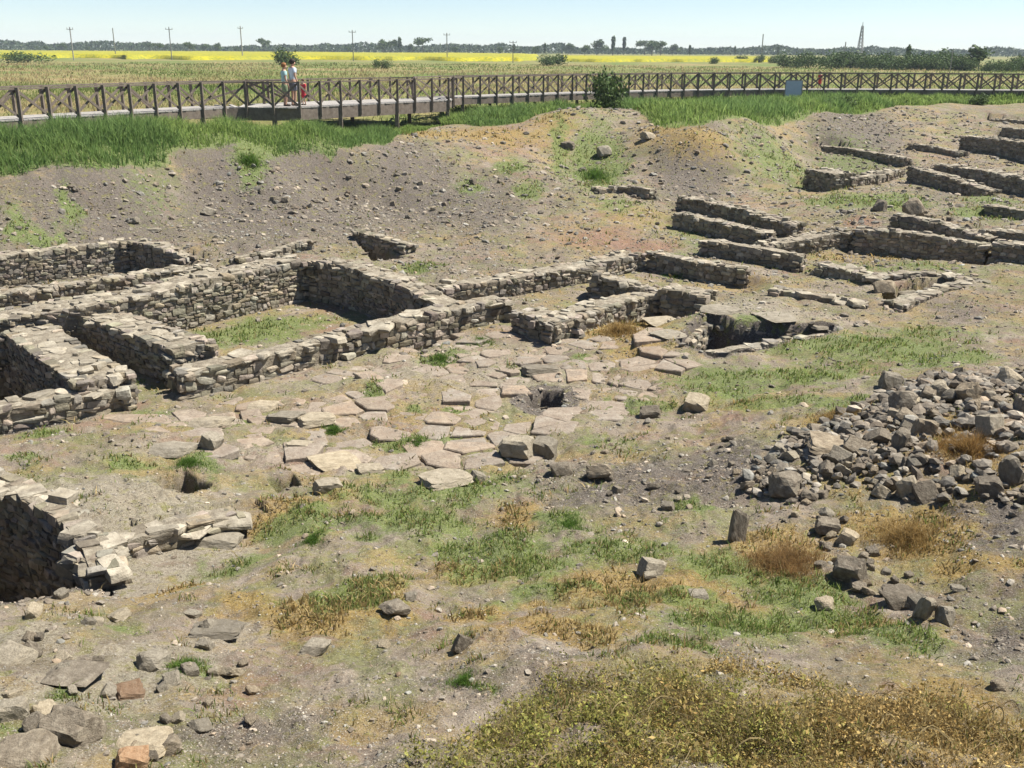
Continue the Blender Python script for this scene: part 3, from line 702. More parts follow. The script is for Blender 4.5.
# ------------------------------------------------------------------ flagstone paving
def paving():
    poly = PX("150,420 196,400 350,357 500,322 560,332 640,330 700,352 668,392 600,425 548,448 500,470 440,480 350,484 270,472 190,470 140,448", .03)
    P = np.array(poly)[:, :2]; x0, y0 = P.min(0); x1, y1 = P.max(0)
    r = np.random.default_rng(6)
    seeds = []
    tries = 0
    while tries < 9000:
        tries += 1
        p = np.array([r.uniform(x0, x1), r.uniform(y0, y1)])
        if all((p - q) @ (p - q) > r.uniform(.28, .72) ** 2 for q in seeds): seeds.append(p)
    seeds = np.array(seeds)
    sd = poly_sdf(seeds[:, 0], seeds[:, 1], P)
    V, Fc, T = [], [], []
    faces = []
    for k, c in enumerate(seeds):
        if sd[k] > 0 or r.random() < .16 or poly_sdf(c[:1], c[1:2], PITS[6][0])[0] < .3: continue
        cell = [c + np.array([math.cos(a), math.sin(a)]) * 1.2 for a in np.linspace(0, 2 * math.pi, 25)[:-1]]
        o = seeds - c; dd = (o ** 2).sum(1)
        for j in np.argsort(dd)[1:18]:
            nn = o[j] / math.sqrt(dd[j]); h_ = math.sqrt(dd[j]) / 2 - r.uniform(.012, .045)
            new = []
            for a in range(len(cell)):
                p, q = cell[a] - c, cell[(a + 1) % len(cell)] - c
                fp, fq = p @ nn - h_, q @ nn - h_
                if fp <= 0: new.append(p + c)
                if fp * fq < 0: new.append(p + (q - p) * fp / (fp - fq) + c)
            cell = new
            if len(cell) < 3: break
        if len(cell) < 3: continue
        # resample the outline and make it uneven
        out = []
        for a in range(len(cell)):
            p, q = cell[a], cell[(a + 1) % len(cell)]; L = np.linalg.norm(q - p); m = max(1, int(L / .07))
            for t in range(m): out.append(p + (q - p) * t / m)
        out = np.array(out); out = c + (out - c) * (1 + .12 * fbm(out[:, 0] / .12, out[:, 1] / .12, 3, 77))[:, None]
        tilt = r.normal(size=2) * .022
        z = height(np.array([c[0]]), np.array([c[1]]))[0] + r.uniform(-.055, .008)
        n0 = len(V); m = len(out)
        zt = lambda p: z + (p - c) @ tilt
        rings = [(1.0, -.09), (1.0, .012), (.94, .027), (.5, .034)]
        g = r.uniform(.85, 1.12); hue = r.uniform(-.05, .07)
        for f, dz in rings:
            for p in out:
                q = c + (p - c) * f
                V.append((q[0], q[1], zt(q) + dz + .004 * (r.random() - .5)))
        V.append((c[0], c[1], z + .034))
        for ri in range(3):
            for a in range(m):
                b_ = (a + 1) % m
                faces.append((n0 + ri * m + a, n0 + ri * m + b_, n0 + (ri + 1) * m + b_, n0 + (ri + 1) * m + a))
        for a in range(m):
            T.append((n0 + 3 * m + a, n0 + 3 * m + (a + 1) % m, n0 + 4 * m))
        Fc += [(g * (1 + hue), g, g * (1 - hue))] * (4 * m + 1)
    me = fast_mesh("stone_paving", np.array(V), [np.array(faces), np.array(T)])
    vcol(me, "tint", np.array(Fc))
    o = link("stone_paving", me, MAT_PAVE)
    tag(o, "worn pinkish stone paving with grassy joints in the middle of the ruins", "paving")
paving()

# ------------------------------------------------------------------ single stones
STONES = [fast_mesh("stone", *rock(3, 300 + i, boxy=.75 if i % 2 else .55, cuts=8 + i % 5)) for i in range(12)]
SLABS = [fast_mesh("slab", *rock(3, 400 + i, boxy=.8, cuts=7)) for i in range(6)]
for me_ in STONES + SLABS: me_.materials.append(MAT_STONE)
def pale_variant(m):
    c = m.copy(); return c
MAT_PALE = stone_mat("pale_stone", (.25, .22, .165), (.37, .335, .265), (.48, .44, .36), tint=False)
MAT_ORANGE = stone_mat("orange_stone", (.26, .165, .10), (.36, .245, .16), (.44, .33, .23), tint=False)
def with_mat(me, mt):
    c = me.copy(); c.materials.clear(); c.materials.append(mt); return c
PSTONES = [with_mat(m, MAT_PALE) for m in STONES[:6]]; PSLABS = [with_mat(m, MAT_PALE) for m in SLABS]; OSTONES = [with_mat(m, MAT_ORANGE) for m in STONES[6:8]]
sr = np.random.default_rng(21)
def stone_at(px, py, wpx, hpx, label, pool=None, name="stone", group=None, cat="stone", flat=None, rz=None, sink=.38, tilt=.18):
    """a loose stone whose picture centre is near (px,py); it rests on the ground there"""
    g = ground_at(px, py + hpx * .35)
    D = np.linalg.norm(g - np.array([0, 0, CAMZ]))
    w = wpx * D / F; hh = hpx * D / F
    elev = math.asin(min(1, (CAMZ - g[2]) / D))
    # seen height = z*cos(e) + depth*sin(e)
    dep = w * sr.uniform(.7, 1.0)
    zz = flat * w if flat else max(.05, (hh - dep * .8 * math.sin(elev)) / math.cos(elev) * 1.15, .28 * w)
    pool = pool or STONES
    o = bpy.data.objects.new(name, pool[sr.integers(len(pool))]); COL.objects.link(o)
    o.scale = (w * 1.08, dep * 1.08, zz * (1 + sink))
    o.rotation_euler = (sr.normal() * tilt, sr.normal() * tilt, rz if rz is not None else sr.uniform(-.5, .5))
    o.location = (g[0], g[1] + dep * .2, g[2] + zz * (.5 - sink * .5))
    tag(o, label, cat, group)
    return o
NOTE = [
 (891,383,20,19,"square block with bright top standing alone on the green ground",PSTONES,None),
 (992,426,30,28,"large whitish rounded boulder beside the dry orange grass",PSTONES,None),
 (909,490,26,30,"pale angular stone pointing down at the foot of the rubble heap",PSTONES,None),
 (838,443,66,34,"biggest long slab lying across the rubble heap",SLABS,None),
 (787,486,42,34,"big dark slanting boulder at the left end of the rubble heap",STONES,None),
 (905,405,40,30,"grey boulder with flat top on the upper rubble heap",STONES,None),
 (925,430,28,26,"brownish round boulder left of the dry orange grass",STONES,None),
 (902,598,46,28,"wide brown boulder lowest in the line of stones",STONES,None),
 (851,573,40,34,"dark boulder shading its lower side in the line of stones",STONES,None),
 (828,527,34,24,"grey boulder at the turn of the stone line beside dry grass",STONES,None),
 (848,538,26,20,"light grey stone tucked below the boulder at the turn",PSTONES,None),
 (924,611,14,22,"yellowish upright stone touching the wide brown boulder",PSTONES,None),
 (945,618,16,18,"yellowish slanted stone at the end of the stone line",PSTONES,None),
 (738,530,18,30,"dark upright stone left of the brown dry bush",STONES,None),
 (826,604,18,12,"small white stone left of the lowest boulders",PSTONES,None),
 (699,594,20,9,"small white flat stone lying alone on dry green ground",PSLABS,None),
 (652,568,26,20,"pale pointed stone at the end of the thin earth ridge",PSTONES,None),
 (960,588,14,6,"white flat chip on bare ground right of the stone line",PSLABS,None),
 (1000,686,14,10,"small grey stone on bare ground near the right edge",STONES,None),
 (697,404,24,16,"whitish stone on the green ground right of the paving",PSTONES,None),
 (1012,475,26,36,"pale standing stone at the right end of the rubble heap",PSTONES,None),
 (518,448,34,26,"pale block over a dark gap in the paving",PSTONES,None),
 (545,450,24,22,"upright pale block at the right of the dark gap in the paving",PSTONES,None),
 (600,472,26,16,"dark sided block on gravel right of the paving",STONES,None),
 (650,413,22,14,"dark low block by the right edge of the paving",STONES,None),
 (561,470,22,16,"grey block left of the dark sided block",STONES,None),
 (445,479,46,14,"white flat slab at the lower edge of the paving",PSLABS,None),
 (477,478,16,12,"little white block beside the white flat slab",PSTONES,None),
 (210,421,42,20,"pale triangular slab in the grass left of the paving",PSLABS,None),
 (172,450,44,16,"long pale slab with dark front edge in green grass",PSLABS,None),
 (211,443,18,16,"round pale stone at the right of the long slab",PSTONES,None),
 (262,407,30,10,"thin pale slab nearest the broad block wall",PSLABS,None),
 (285,416,36,16,"pale slab with dark left edge at the left of the paving",PSLABS,None),
 (315,417,34,18,"pale pinkish slab touching the slab with dark edge",PSLABS,None),
 (298,443,28,16,"white tilted slab at the left rim of the paving",PSLABS,None),
 (333,460,52,18,"long pale slab with dark corner at lower left of the paving",PSLABS,None),
 (370,468,30,14,"pale slab right of the long slab with dark corner",PSLABS,None),
 (327,486,26,14,"rounded pale stone below the long slab with dark corner",PSTONES,None),
 (218,541,40,10,"flat pale slab lying below the stone kerb",PSLABS,None),
 (70,672,52,28,"broad grey flat rock in front of the deep pit",SLABS,None),
 (68,730,50,36,"dark grey rounded rock near the lower left corner",STONES,None),
 (20,757,50,28,"grey rock cut by the lower left corner",STONES,None),
 (128,692,24,16,"pink orange stone among the grey rocks at lower left",OSTONES,None),
 (152,662,28,20,"pale block with squared front at lower left",PSTONES,None),
 (140,743,56,26,"wide pale slab between orange stones at lower left",PSLABS,None),
 (131,762,28,24,"bright orange stone at the lower left edge",OSTONES,None),
 (166,748,26,18,"dark stone right of the wide pale slab at lower left",STONES,None),
 (152,668,10,6,"small grey chip below the pale squared block",STONES,None),
 (314,647,30,16,"ochre block alone on the bare ground at lower centre",PSTONES,None),
 (395,608,30,13,"grey low rock in dry grass at lower centre",STONES,None),
 (410,597,14,8,"white chip behind the grey low rock",PSTONES,None),
 (462,645,18,18,"grey stone with dark left side at lower centre",STONES,None),
 (384,645,10,7,"white pebble left of the grey stone with dark side",PSTONES,None),
 (215,630,48,18,"pale cracked rock below the dry grass at lower left",PSLABS,None),
 (545,405,14,6,"dark chip at the rim of the hole in the paving",STONES,None),
 (662,320,38,11,"broad pale slab left of the pit among the slabs",PSLABS,None),
 (722,309,40,9,"long pale slab along the back of the pit among the slabs",PSLABS,None),
 (776,316,38,9,"pale slab at the back right of the pit among the slabs",PSLABS,None),
 (822,325,20,8,"small pale slab at the right tip of the pit among the slabs",PSLABS,None),
 (668,333,34,10,"pale sunken slab at the left corner of the pit among the slabs",PSLABS,None),
 (540,367,34,18,"pale slab leaning by the notched wall",PSLABS,None),
 (650,575,14,8,"white chip below the pale pointed stone",PSTONES,None),
 (914,212,17,17,"stump of standing stone on the dark wall at right",STONES,None),
 (885,292,20,16,"large loose boulder at the left rim of the small right pit",STONES,None),
 (905,296,22,18,"pale round boulder inside the small right pit",PSTONES,None),
 (604,153,14,10,"white tilted stone on top of the bank mound",PSTONES,None),
 (648,137,14,7,"white stone on the right shoulder of the mound",PSTONES,None),
 (568,146,14,6,"grey flat stone on the left flank of the mound",STONES,None),
 (208,212,14,7,"largest pale stone on the left bank",PSTONES,None),
 (153,229,14,6,"pale flat stone low on the left bank",PSLABS,None),
 (134,221,9,6,"small pale stone above the flat stone on the left bank",PSTONES,None),
]
for px, py, w, h, lab, pool, grp in NOTE:
    if px > 720 and py > 370 and w > 22: w, h = w * .72, h * .72
    nm = "flat_stone" if pool in (SLABS, PSLABS) else "stone"
    if 'among the slabs' in lab: stone_at(px, py, w, h, lab, pool, name=nm, cat=nm, flat=.09, tilt=.02, sink=.6); continue
    stone_at(px, py, w, h, lab, pool, name=nm, group=grp, cat=nm, flat=(.13 if w > 45 else .2) if nm == "flat_stone" else None, tilt=.06 if nm == "flat_stone" else .18)

def in_poly(p, P):
    return poly_sdf(np.array([p[0]]), np.array([p[1]]), P)[0] < 0
def scatter_stones(poly, count, lo, hi, label, group, pool, sink=.42, lift=0.0, pale=.2):
    P = np.array(poly, float); r = np.random.default_rng(int(P.sum()) % 9999)
    x0, y0 = P.min(0); x1, y1 = P.max(0); k = 0; placed = []
    while k < count:
        p = (r.uniform(x0, x1), r.uniform(y0, y1))
        if not in_poly(p, P): continue
        if any(((p[0] - bx) / bw) ** 2 + ((p[1] - by) / bh) ** 2 < 1 for bx, by, bw, bh in ((966, 438, 30, 24), (785, 548, 38, 28), (905, 530, 44, 20), (845, 412, 44, 12), (975, 505, 40, 12))): continue
        if math.sin(p[0] * .071 + 1) * math.sin(p[1] * .11 + p[0] * .02) < -.2 and r.random() < .9: continue
        w = lo * (hi / lo) ** (r.random() ** 1.9)
        if any((p[0] - q[0]) ** 2 + ((p[1] - q[1]) * 1.4) ** 2 < ((w + q[2]) * .36) ** 2 for q in placed):
            if r.random() < .9: continue
        placed.append((p[0], p[1], w))
        pl = PSTONES if r.random() < pale else pool
        o = stone_at(p[0], p[1], w, w * r.uniform(.5, .85), label, pl, group=group, sink=sink, rz=r.uniform(0, 6.28), tilt=.35)
        o.location.z += lift * r.random()
        k += 1
scatter_stones([(742,478),(775,440),(840,415),(890,392),(950,372),(1130,366),(1130,412),(940,412),(900,440),(930,470),(1130,470),(1130,516),(930,503),(850,488),(795,505),(750,498)], 175, 6, 25,
    "rough grey rubble stone in the big heap at right", "stones of the big rubble heap", STONES, lift=.03, sink=.5, pale=.3)
scatter_stones([(790,498),(830,505),(870,545),(950,605),(940,625),(880,600),(830,580),(800,540)], 28, 8, 19,
    "grey stone in the line trailing down from the rubble heap", "stones trailing from the rubble heap", STONES)
scatter_stones([(600,440),(760,430),(760,520),(700,540),(610,510)], 20, 6, 16,
    "small grey stone on the gravel left of the rubble heap", "small stones on the middle gravel", STONES)
scatter_stones([(250,180),(330,165),(470,165),(500,220),(400,235),(260,230)], 22, 4, 9,
    "small stone sliding down the grey bank hollow", "stones on the bank hollow", STONES, pale=.45)
scatter_stones([(0,630),(200,600),(260,680),(240,768),(0,768)], 22, 9, 24,
    "grey stone lying among the rocks at lower left", "stones at the lower left", STONES, pale=.4)
scatter_stones([(840,205),(930,205),(985,235),(940,225)], 12, 6, 13,
    "loose stone tumbled beside the stump at right", "stones by the stump", STONES, pale=.4)

scatter_stones([(20,600),(140,575),(260,610),(250,650),(120,720),(0,740),(0,640)], 18, 12, 34,
    "flat pale stone bedded in the ground at lower left", "flat pale stones at the lower left", PSLABS, pale=0, sink=.75)
# gravel: too many to count
def gravel():
    N = 330000
    r = np.random.default_rng(77)
    rad = np.exp(r.uniform(math.log(3.3), math.log(62), N)); az = r.uniform(-.62, .62, N)
    x, y = rad * np.sin(az), rad * np.cos(az)
    m = masks(x, y); rd = rim_d(x, y)
    dens = .24 + .6 * m['k'] + .12 * m['p'] - .25 * m['g'] - .15 * m['d'] + .6 * (fbm(x / .7, y / .7, 3, 91) )
    dens = np.where(rd > -.3, 0, dens)
    keep = r.random(N) < np.clip(dens, .0, 1)
    x, y, rad = x[keep], y[keep], rad[keep]
    HP = np.array([ground_at(*q)[:2] for q in [(742,478),(775,440),(840,415),(890,392),(950,376),(1024,376),(1024,412),(1024,512),(930,503),(850,488),(795,505),(750,498)]])
    hx = r.uniform(HP[:, 0].min(), HP[:, 0].max(), 9000); hy = r.uniform(HP[:, 1].min(), HP[:, 1].max(), 9000)
    q = poly_sdf(hx, hy, HP) < .25 * fbm(hx / .5, hy / .5, 2, 3)
    hx, hy = hx[q][:900], hy[q][:900]
    nh = len(hx); x = np.r_[x, hx]; y = np.r_[y, hy]; rad = np.r_[rad, np.hypot(hx, hy)]
    z = height(x, y); n_ = len(x)
    px = np.minimum(.8 + r.pareto(2.3, n_) * .8, 7); bank = (y > 24) & (y > x * .4 + 22); px[bank] = np.minimum(px[bank] * 1.15, 6)
    px[-nh:] = r.uniform(4, 14, nh); z[-nh:] += r.uniform(0, .05, nh)
    s = np.clip(px, .9, 14) * rad / F * 1.25
    s = np.clip(s, .012, .28)
    T = np.stack([rock(1, 500 + i, boxy=.6, cuts=6)[0] for i in range(16)])
    sc = np.c_[s, s * r.uniform(.6, 1, n_), s * r.uniform(.35, .7, n_)]
    R = rotz(r.uniform(0, 6.28, n_)) @ rotrand(n_, .3, r)
    P, Fa = instance(T, ICO[1][1], r.integers(0, 16, n_), sc, R, np.c_[x, y, z + s * .06])
    me = fast_mesh("gravel", P, Fa)
    g = np.where(r.random(n_) < .22, r.uniform(1.2, 1.8, n_), r.uniform(.65, 1.15, n_)); g[bank] = np.clip(g[bank], .5, 1.45); hue = r.normal(size=n_) * .05
    g[-nh:] *= .85
    vcol(me, "tint", np.repeat(np.c_[g * (1 + hue), g, g * (1 - hue)], T.shape[1], 0))
    o = link("gravel", me, MAT_GRAVEL); tag(o, "loose grey and beige gravel strewn over the bare ground", "gravel", kind="stuff")
gravel()

# ------------------------------------------------------------------ grasses
def blades(name, x, y, z, hgt, wid, col, lean=.35, seed=1, label="", cat="grass", kind="stuff", parent=None, loc=None, face=True):
    r = np.random.default_rng(seed); n_ = len(x)
    a = r.uniform(0, 6.28, n_); la = r.uniform(0, 6.28, n_); ll = np.abs(r.normal(size=n_)) * lean * hgt
    dx, dy = np.cos(a) * wid / 2, np.sin(a) * wid / 2
    lx, ly = np.cos(la) * ll, np.sin(la) * ll
    z0 = z - .02
    V = np.empty((n_, 5, 3))
    V[:, 0] = np.c_[x - dx, y - dy, z0]; V[:, 1] = np.c_[x + dx, y + dy, z0]
    V[:, 2] = np.c_[x - dx * .7 + lx * .35, y - dy * .7 + ly * .35, z + hgt * .55]; V[:, 3] = np.c_[x + dx * .7 + lx * .35, y + dy * .7 + ly * .35, z + hgt * .55]
    V[:, 4] = np.c_[x + lx, y + ly, z + hgt]
    k = np.arange(n_)[:, None] * 5
    q = k + np.array([[0, 1, 3, 2]]); t = k + np.array([[2, 3, 4]])
    me = fast_mesh(name, V.reshape(-1, 3), [q, t])
    c = np.repeat(col, 5, 0)
    vcol(me, "tint", c)
    o = link(name, me, MAT_GRASS, parent)
    if label: tag(o, label, cat, kind=kind)
    if loc is not None:
        me.transform(Matrix.Translation(-Vector(loc))); o.location = loc
    return o
def colmix(r, n_, a, b, var=.2):
    t = r.random(n_)[:, None]; g = (1 + r.normal(size=n_) * var).clip(.4, 1.7)[:, None]
    return (np.array(a) * (1 - t) + np.array(b) * t) * g

def grass_belt():
    r = np.random.default_rng(3); N = 420000
    az = r.uniform(-.56, .56, N); rr = np.interp(az, RIM_A, RIM_R)
    x0, y0 = np.sin(az), np.cos(az)
    bwr = np.interp(az, np.arctan2(BW_NEAR[:, 0], BW_NEAR[:, 1]), np.hypot(BW_NEAR[:, 0], BW_NEAR[:, 1]))
    rad = rr - .3 + r.random(N) * (bwr + 1.8 - rr + .3)
    x, y = x0 * rad, y0 * rad
    rd = rim_d(x, y) + 1.2 * fbm(x / 1.2, y / 1.2, 3, 71)
    cl = fbm(x / 1.1, y / 1.1, 3, 15); c2 = fbm(x / 4, y / 4, 3, 19)
    # bare dry spot below the platform
    dry = np.zeros(N)
    for k, cx, cy, gx, gy, ang, s in blobs:
        if k == 'd' and cy > 30: dry = np.maximum(dry, np.exp(-((x - cx) / gx) ** 2 - ((y - cy) / max(gy, 1.0)) ** 2) * s)
    plat = sst(.235, .22, -np.tan(az)) if False else (np.tan(az) > -.275) * (np.tan(az) < -.07)
    bdd = rad - bwr
    low_ = plat * sst(-2.2, -1.2, bdd)
    p = sst(-.05, .45, rd) * (1 - plat * sst(-1.0, -.6, bdd)) * np.clip(.55 + 1.8 * cl, .12, 1) * (1 - .8 * dry)
    keep = r.random(N) < p * .42
    x, y, rad, cl, c2, rd, low_, pl_ = (v[keep] for v in (x, y, rad, cl, c2, rd, low_, plat)); n_ = len(x)
    z = height(x, y)
    h = (.22 + .5 * sst(0, 2.2, rd) * np.clip(.55 + 1.7 * cl + .6 * c2, .15, 1.2)) * r.uniform(.6, 1.15, n_) * (1 - .55 * low_) * (1 - .25 * pl_)
    w = .018 * rad / 28 * 1.5
    a = colmix(r, n_, (.23, .35, .08), (.37, .46, .15), .24)
    b = colmix(r, n_, (.14, .26, .075), (.24, .35, .12), .24)
    t = sst(-.12, .15, c2 + .5 * cl)[:, None]
    c = a * (1 - t * .75) + b * t * .75
    blades("tall_grass", x, y, z, h, w, c, .55, 4, "belt of tall green grass growing between the dig and the boardwalk", "grass")
grass_belt()

def short_grass():
    r = np.random.default_rng(9); N = 1000000
    rad = np.exp(r.uniform(math.log(3.3), math.log(60), N)); az = r.uniform(-.62, .62, N)
    x, y = rad * np.sin(az), rad * np.cos(az)
    m = masks(x, y); rd = rim_d(x, y)
    nz = fbm(x / .35, y / .35, 3, 33)
    p = sst(.22, .85, m['g'] + 1.7 * nz) * (rd < .2)
    keep = r.random(N) < p * np.clip(.5 + 1.5 * fbm(x / .1, y / .1, 2, 39), .08, .9)
    X, Y, R_ = x[keep], y[keep], rad[keep]; n_ = len(X)
    z = height(X, Y)
    h = np.clip((.02 + .09 * r.random(n_) ** 2) * (.6 + R_ / 45), .02, .2)
    c = colmix(r, n_, (.12, .20, .04), (.27, .31, .09), .3); dd = r.random(n_) < .2; c[dd] = colmix(r, int(dd.sum()), (.34, .26, .11), (.5, .42, .2), .2)
    blades("short_grass", X, Y, z, h, .0015 * R_ ** .75 + .0005 * R_, c, 1.0, 5, "short green grass in patches over the dig", "grass")
    nz2 = fbm(x / .09, y / .09, 2, 37)
    p = sst(.25, .95, m['d'] * .85 + 1.7 * nz) * (rd < .2)
    keep = r.random(N) < p * np.clip(.42 + 1.6 * nz2, .05, .9)
    X, Y, R_ = x[keep], y[keep], rad[keep]; n_ = len(X)
    z = height(X, Y)
    h = np.clip((.015 + .10 * r.random(n_) ** 2.2) * (.6 + R_ / 45), .015, .18)
    c = colmix(r, n_, (.30, .20, .07), (.54, .42, .20), .3); dd = r.random(n_) < .15; c[dd] = colmix(r, int(dd.sum()), (.13, .17, .04), (.24, .26, .08), .2)
    blades("dry_grass", X, Y, z, h, .0022 * R_ ** .75 + .0006 * R_, c, .9, 6, "dry straw coloured grass in patches over the dig", "grass")
short_grass()

def leafy(name, pts, size, col, seed, mat=MAT_LEAF, parent=None, flat=.5, loc=None):
    """many small leaf faces"""
    r = np.random.default_rng(seed); n_ = len(pts)
    nrm = r.normal(size=(n_, 3)); nrm[:, 2] = np.abs(nrm[:, 2]) + flat; nrm /= np.linalg.norm(nrm, axis=1)[:, None]
    t = np.cross(nrm, r.normal(size=(n_, 3))); t /= np.linalg.norm(t, axis=1)[:, None] + 1e-9
    b = np.cross(nrm, t)
    s = np.asarray(size)[:, None] if np.ndim(size) else size
    asp = r.uniform(.35, .6, (n_, 1))
    V = np.stack([pts - t * s, pts + b * s * asp, pts + t * s, pts - b * s * asp], 1)
    if loc is not None: V = V - np.asarray(loc)
    me = fast_mesh(name, V.reshape(-1, 3), np.arange(n_ * 4).reshape(-1, 4))
    vcol(me, "tint", np.repeat(col, 4, 0))
    o = link(name, me, mat, parent)
    if loc is not None: o.location = loc
    return o

def front_weeds():
    r = np.random.default_rng(13); N = 30000
    poly = np.array([(400,790),(440,745),(500,700),(560,672),(640,660),(720,655),(800,668),(860,690),(930,690),(1030,735),(1060,800)], float)
    # stems with side leaves, placed over the near mound
    P = np.array([ground_at(*p)[:2] for p in [(400,767),(440,745),(500,703),(560,676),(640,664),(720,662),(800,674),(860,694),(930,694),(1030,735),(1060,767)]] + [np.array(ground_at(1060, 767)[:2]) * .8, np.array(ground_at(400, 767)[:2]) * .8])
    x0, y0 = P.min(0); x1, y1 = P.max(0)
    x = r.uniform(x0, x1, N); y = r.uniform(y0, y1, N)
    sd = poly_sdf(x, y, P) + .35 * fbm(x / .3, y / .3, 3, 81)
    gaps = fbm(x / .35, y / .35, 3, 83)
    g2 = fbm(x / .16, y / .16, 2, 87)
    keep = (r.random(N) < np.clip(.55 + 3.0 * gaps + 1.6 * g2, .02, 1) * (1 - sst(-.75, .1, sd)))
    x, y, gaps, sd_k = x[keep], y[keep], gaps[keep], sd[keep]; n_ = len(x); z = height(x, y)
    hue = 1.1 * fbm(x / .8, y / .8, 3, 85) + .10 * r.normal(size=n_) + .12 * sst(.9, 2.6, x) * sst(-.1, .3, -sd_k)
    h = r.uniform(.03, .13, n_) * (1 + 2.4 * np.clip(gaps, -.3, .4))
    nl = 9
    t = r.random((n_, nl)); ang = r.uniform(0, 6.28, (n_, nl)); rad = r.uniform(.005, .05, (n_, nl))
    lx = r.normal(size=(n_, 1)) * .05; ly = r.normal(size=(n_, 1)) * .05
    pts = np.stack([x[:, None] + lx * t + np.cos(ang) * rad, y[:, None] + ly * t + np.sin(ang) * rad, z[:, None] + h[:, None] * t + .01], -1).reshape(-1, 3)
    A_ = colmix(r, n_ * nl, (.16, .19, .04), (.36, .33, .08), .35)      # olive
    B_ = colmix(r, n_ * nl, (.28, .17, .055), (.54, .40, .15), .35)      # rusty straw
    w = np.repeat(sst(-.16, .14, hue), nl)[:, None]
    c = A_ * (1 - w) + B_ * w
    o = leafy("low_weeds", pts, np.repeat(.004 + .004 * r.random(n_) + .014 * r.random(n_) ** 3, nl) * r.uniform(.6, 1.3, n_ * nl), c, 14, flat=.1)
    tag(o, "mat of olive and rusty low weeds covering the near mound", "weeds", kind="stuff")
    # dry stalks
    k = r.integers(0, n_, 15000)
    blades("weed_stalks", x[k] + r.normal(size=15000) * .02, y[k], z[k], h[k] * r.uniform(.7, 1.5, 15000), np.full(15000, .0028), colmix(r, 15000, (.30, .22, .08), (.56, .46, .25), .3), 1.0, 15, "thin dry stalks among the low weeds on the near mound", "weeds")
front_weeds()
def fallen_stalks():
    r = np.random.default_rng(61); V, Fq, T = [], [], []
    pts = [ground_at(px, py) for px, py in zip(r.uniform(560, 1000, 90), r.uniform(700, 766, 90))]
    for g in pts:
        a = r.uniform(0, 6.28); L = r.uniform(.1, .32); w = r.uniform(.002, .0045); bend = r.normal() * .5; n = 7
        k = len(V); hz0 = r.uniform(.02, .09)
        for i in range(n):
            t = i / (n - 1); aa = a + bend * t
            x, y = g[0] + math.cos(aa) * L * t, g[1] + math.sin(aa) * L * t; z = hz(x, y) + hz0 + .07 * math.sin(t * 3.1)
            nx, ny = -math.sin(aa) * w, math.cos(aa) * w
            V += [(x + nx, y + ny, z), (x - nx, y - ny, z), (x, y, z + w * 1.6)]
            if i:
                b = k + 3 * i; c_ = b - 3
                Fq += [(c_, c_ + 1, b + 1, b), (c_ + 1, c_ + 2, b + 2, b + 1), (c_ + 2, c_, b, b + 2)]
        T += [np.array((.52, .42, .22)) * r.uniform(.7, 1.25)] * (3 * n)
    me = fast_mesh("fallen_stalks", np.array(V), np.array(Fq)); vcol(me, "tint", np.array(T))
    tag(link("fallen_stalks", me, MAT_GRASS), "pale dead stalks lying across the weeds on the near mound", "stalks", kind="stuff")
fallen_stalks()

def dry_bush(px, py, wpx, hpx, label, c0, c1, dens=1.0, name="dry_bush", cat="dry bush"):
    g = ground_at(px, py + hpx * .3); D = np.linalg.norm(g - np.array([0, 0, CAMZ]))
    w = wpx * D / F / 2; h = hpx * D / F * .55
    r = np.random.default_rng(int(px * 7 + py))
    n_ = int(3400 * dens)
    a = r.uniform(0, 6.28, n_); rad = w * np.abs(r.normal(size=n_)) * .55 * (1 + .5 * np.sin(a * 3 + px) + .3 * np.sin(a * 5 + py))
    x = g[0] + np.cos(a) * rad; y = g[1] + np.sin(a) * rad * 1.1
    z = height(x, y)
    hh = h * .8 * np.exp(-(rad / w) ** 2 * 1.2) * r.uniform(.2, 1.2, n_) * (.7 + 2.2 * fbm(x / .15, y / .15, 2, 7))
    o = blades(name, x, y, z, hh.clip(.03), r.uniform(.002, .0055, n_) * D / 9, colmix(r, n_, c0, c1, .32), 1.0, int(px), loc=tuple(g))
    tag(o, label, cat)
STRAW = ((.28, .165, .05), (.47, .34, .14)); GRN = ((.07, .17, .025), (.18, .27, .055))
dry_bush(785, 548, 84, 60, "rusty brown dry bush below the rubble heap", (.23, .13, .05), (.42, .28, .12), 1.6)
dry_bush(966, 437, 62, 50, "orange brown dry bush growing in the rubble heap beside the white boulder", (.27, .15, .05), (.44, .29, .11), 1.3)
dry_bush(905, 528, 90, 34, "straw coloured tussock below the middle of the rubble heap", *STRAW, 1.3)
dry_bush(838, 412, 66, 20, "low dry tussock along the top of the rubble heap", *STRAW, .8)
dry_bush(620, 326, 56, 26, "golden dry tussock beside the long pale wall top", *STRAW, .8)
def tuft(*a): dry_bush(*a, *GRN, .45, "grass_tuft", "grass tuft")
tuft(441, 356, 36, 13, "larger green tuft at the upper edge of the paving")
tuft(481, 339, 32, 12, "green tuft against the broad block wall above the paving")
tuft(418, 441, 44, 13, "spreading green tuft at the lower middle of the paving")
tuft(334, 428, 20, 11, "small round green tuft at the left of the paving")
tuft(188, 657, 30, 26, "bright green tuft among rocks at lower left")
tuft(682, 270, 34, 16, "bright green tuft before the dark wall in the middle of the ruins")
tuft(596, 170, 50, 24, "bright green patch of weeds on the flank of the mound")
tuft(570, 520, 44, 18, "bright green tuft in the middle of the bare ground")
tuft(190, 459, 44, 16, "green tuft in front of the long pale slab")
tuft(463, 678, 26, 12, "little green plant on the near earth edge")
tuft(312, 537, 22, 12, "small dark green plant beside the olive ground")
tuft(250, 158, 36, 16, "green clump hanging over the top of the left bank")

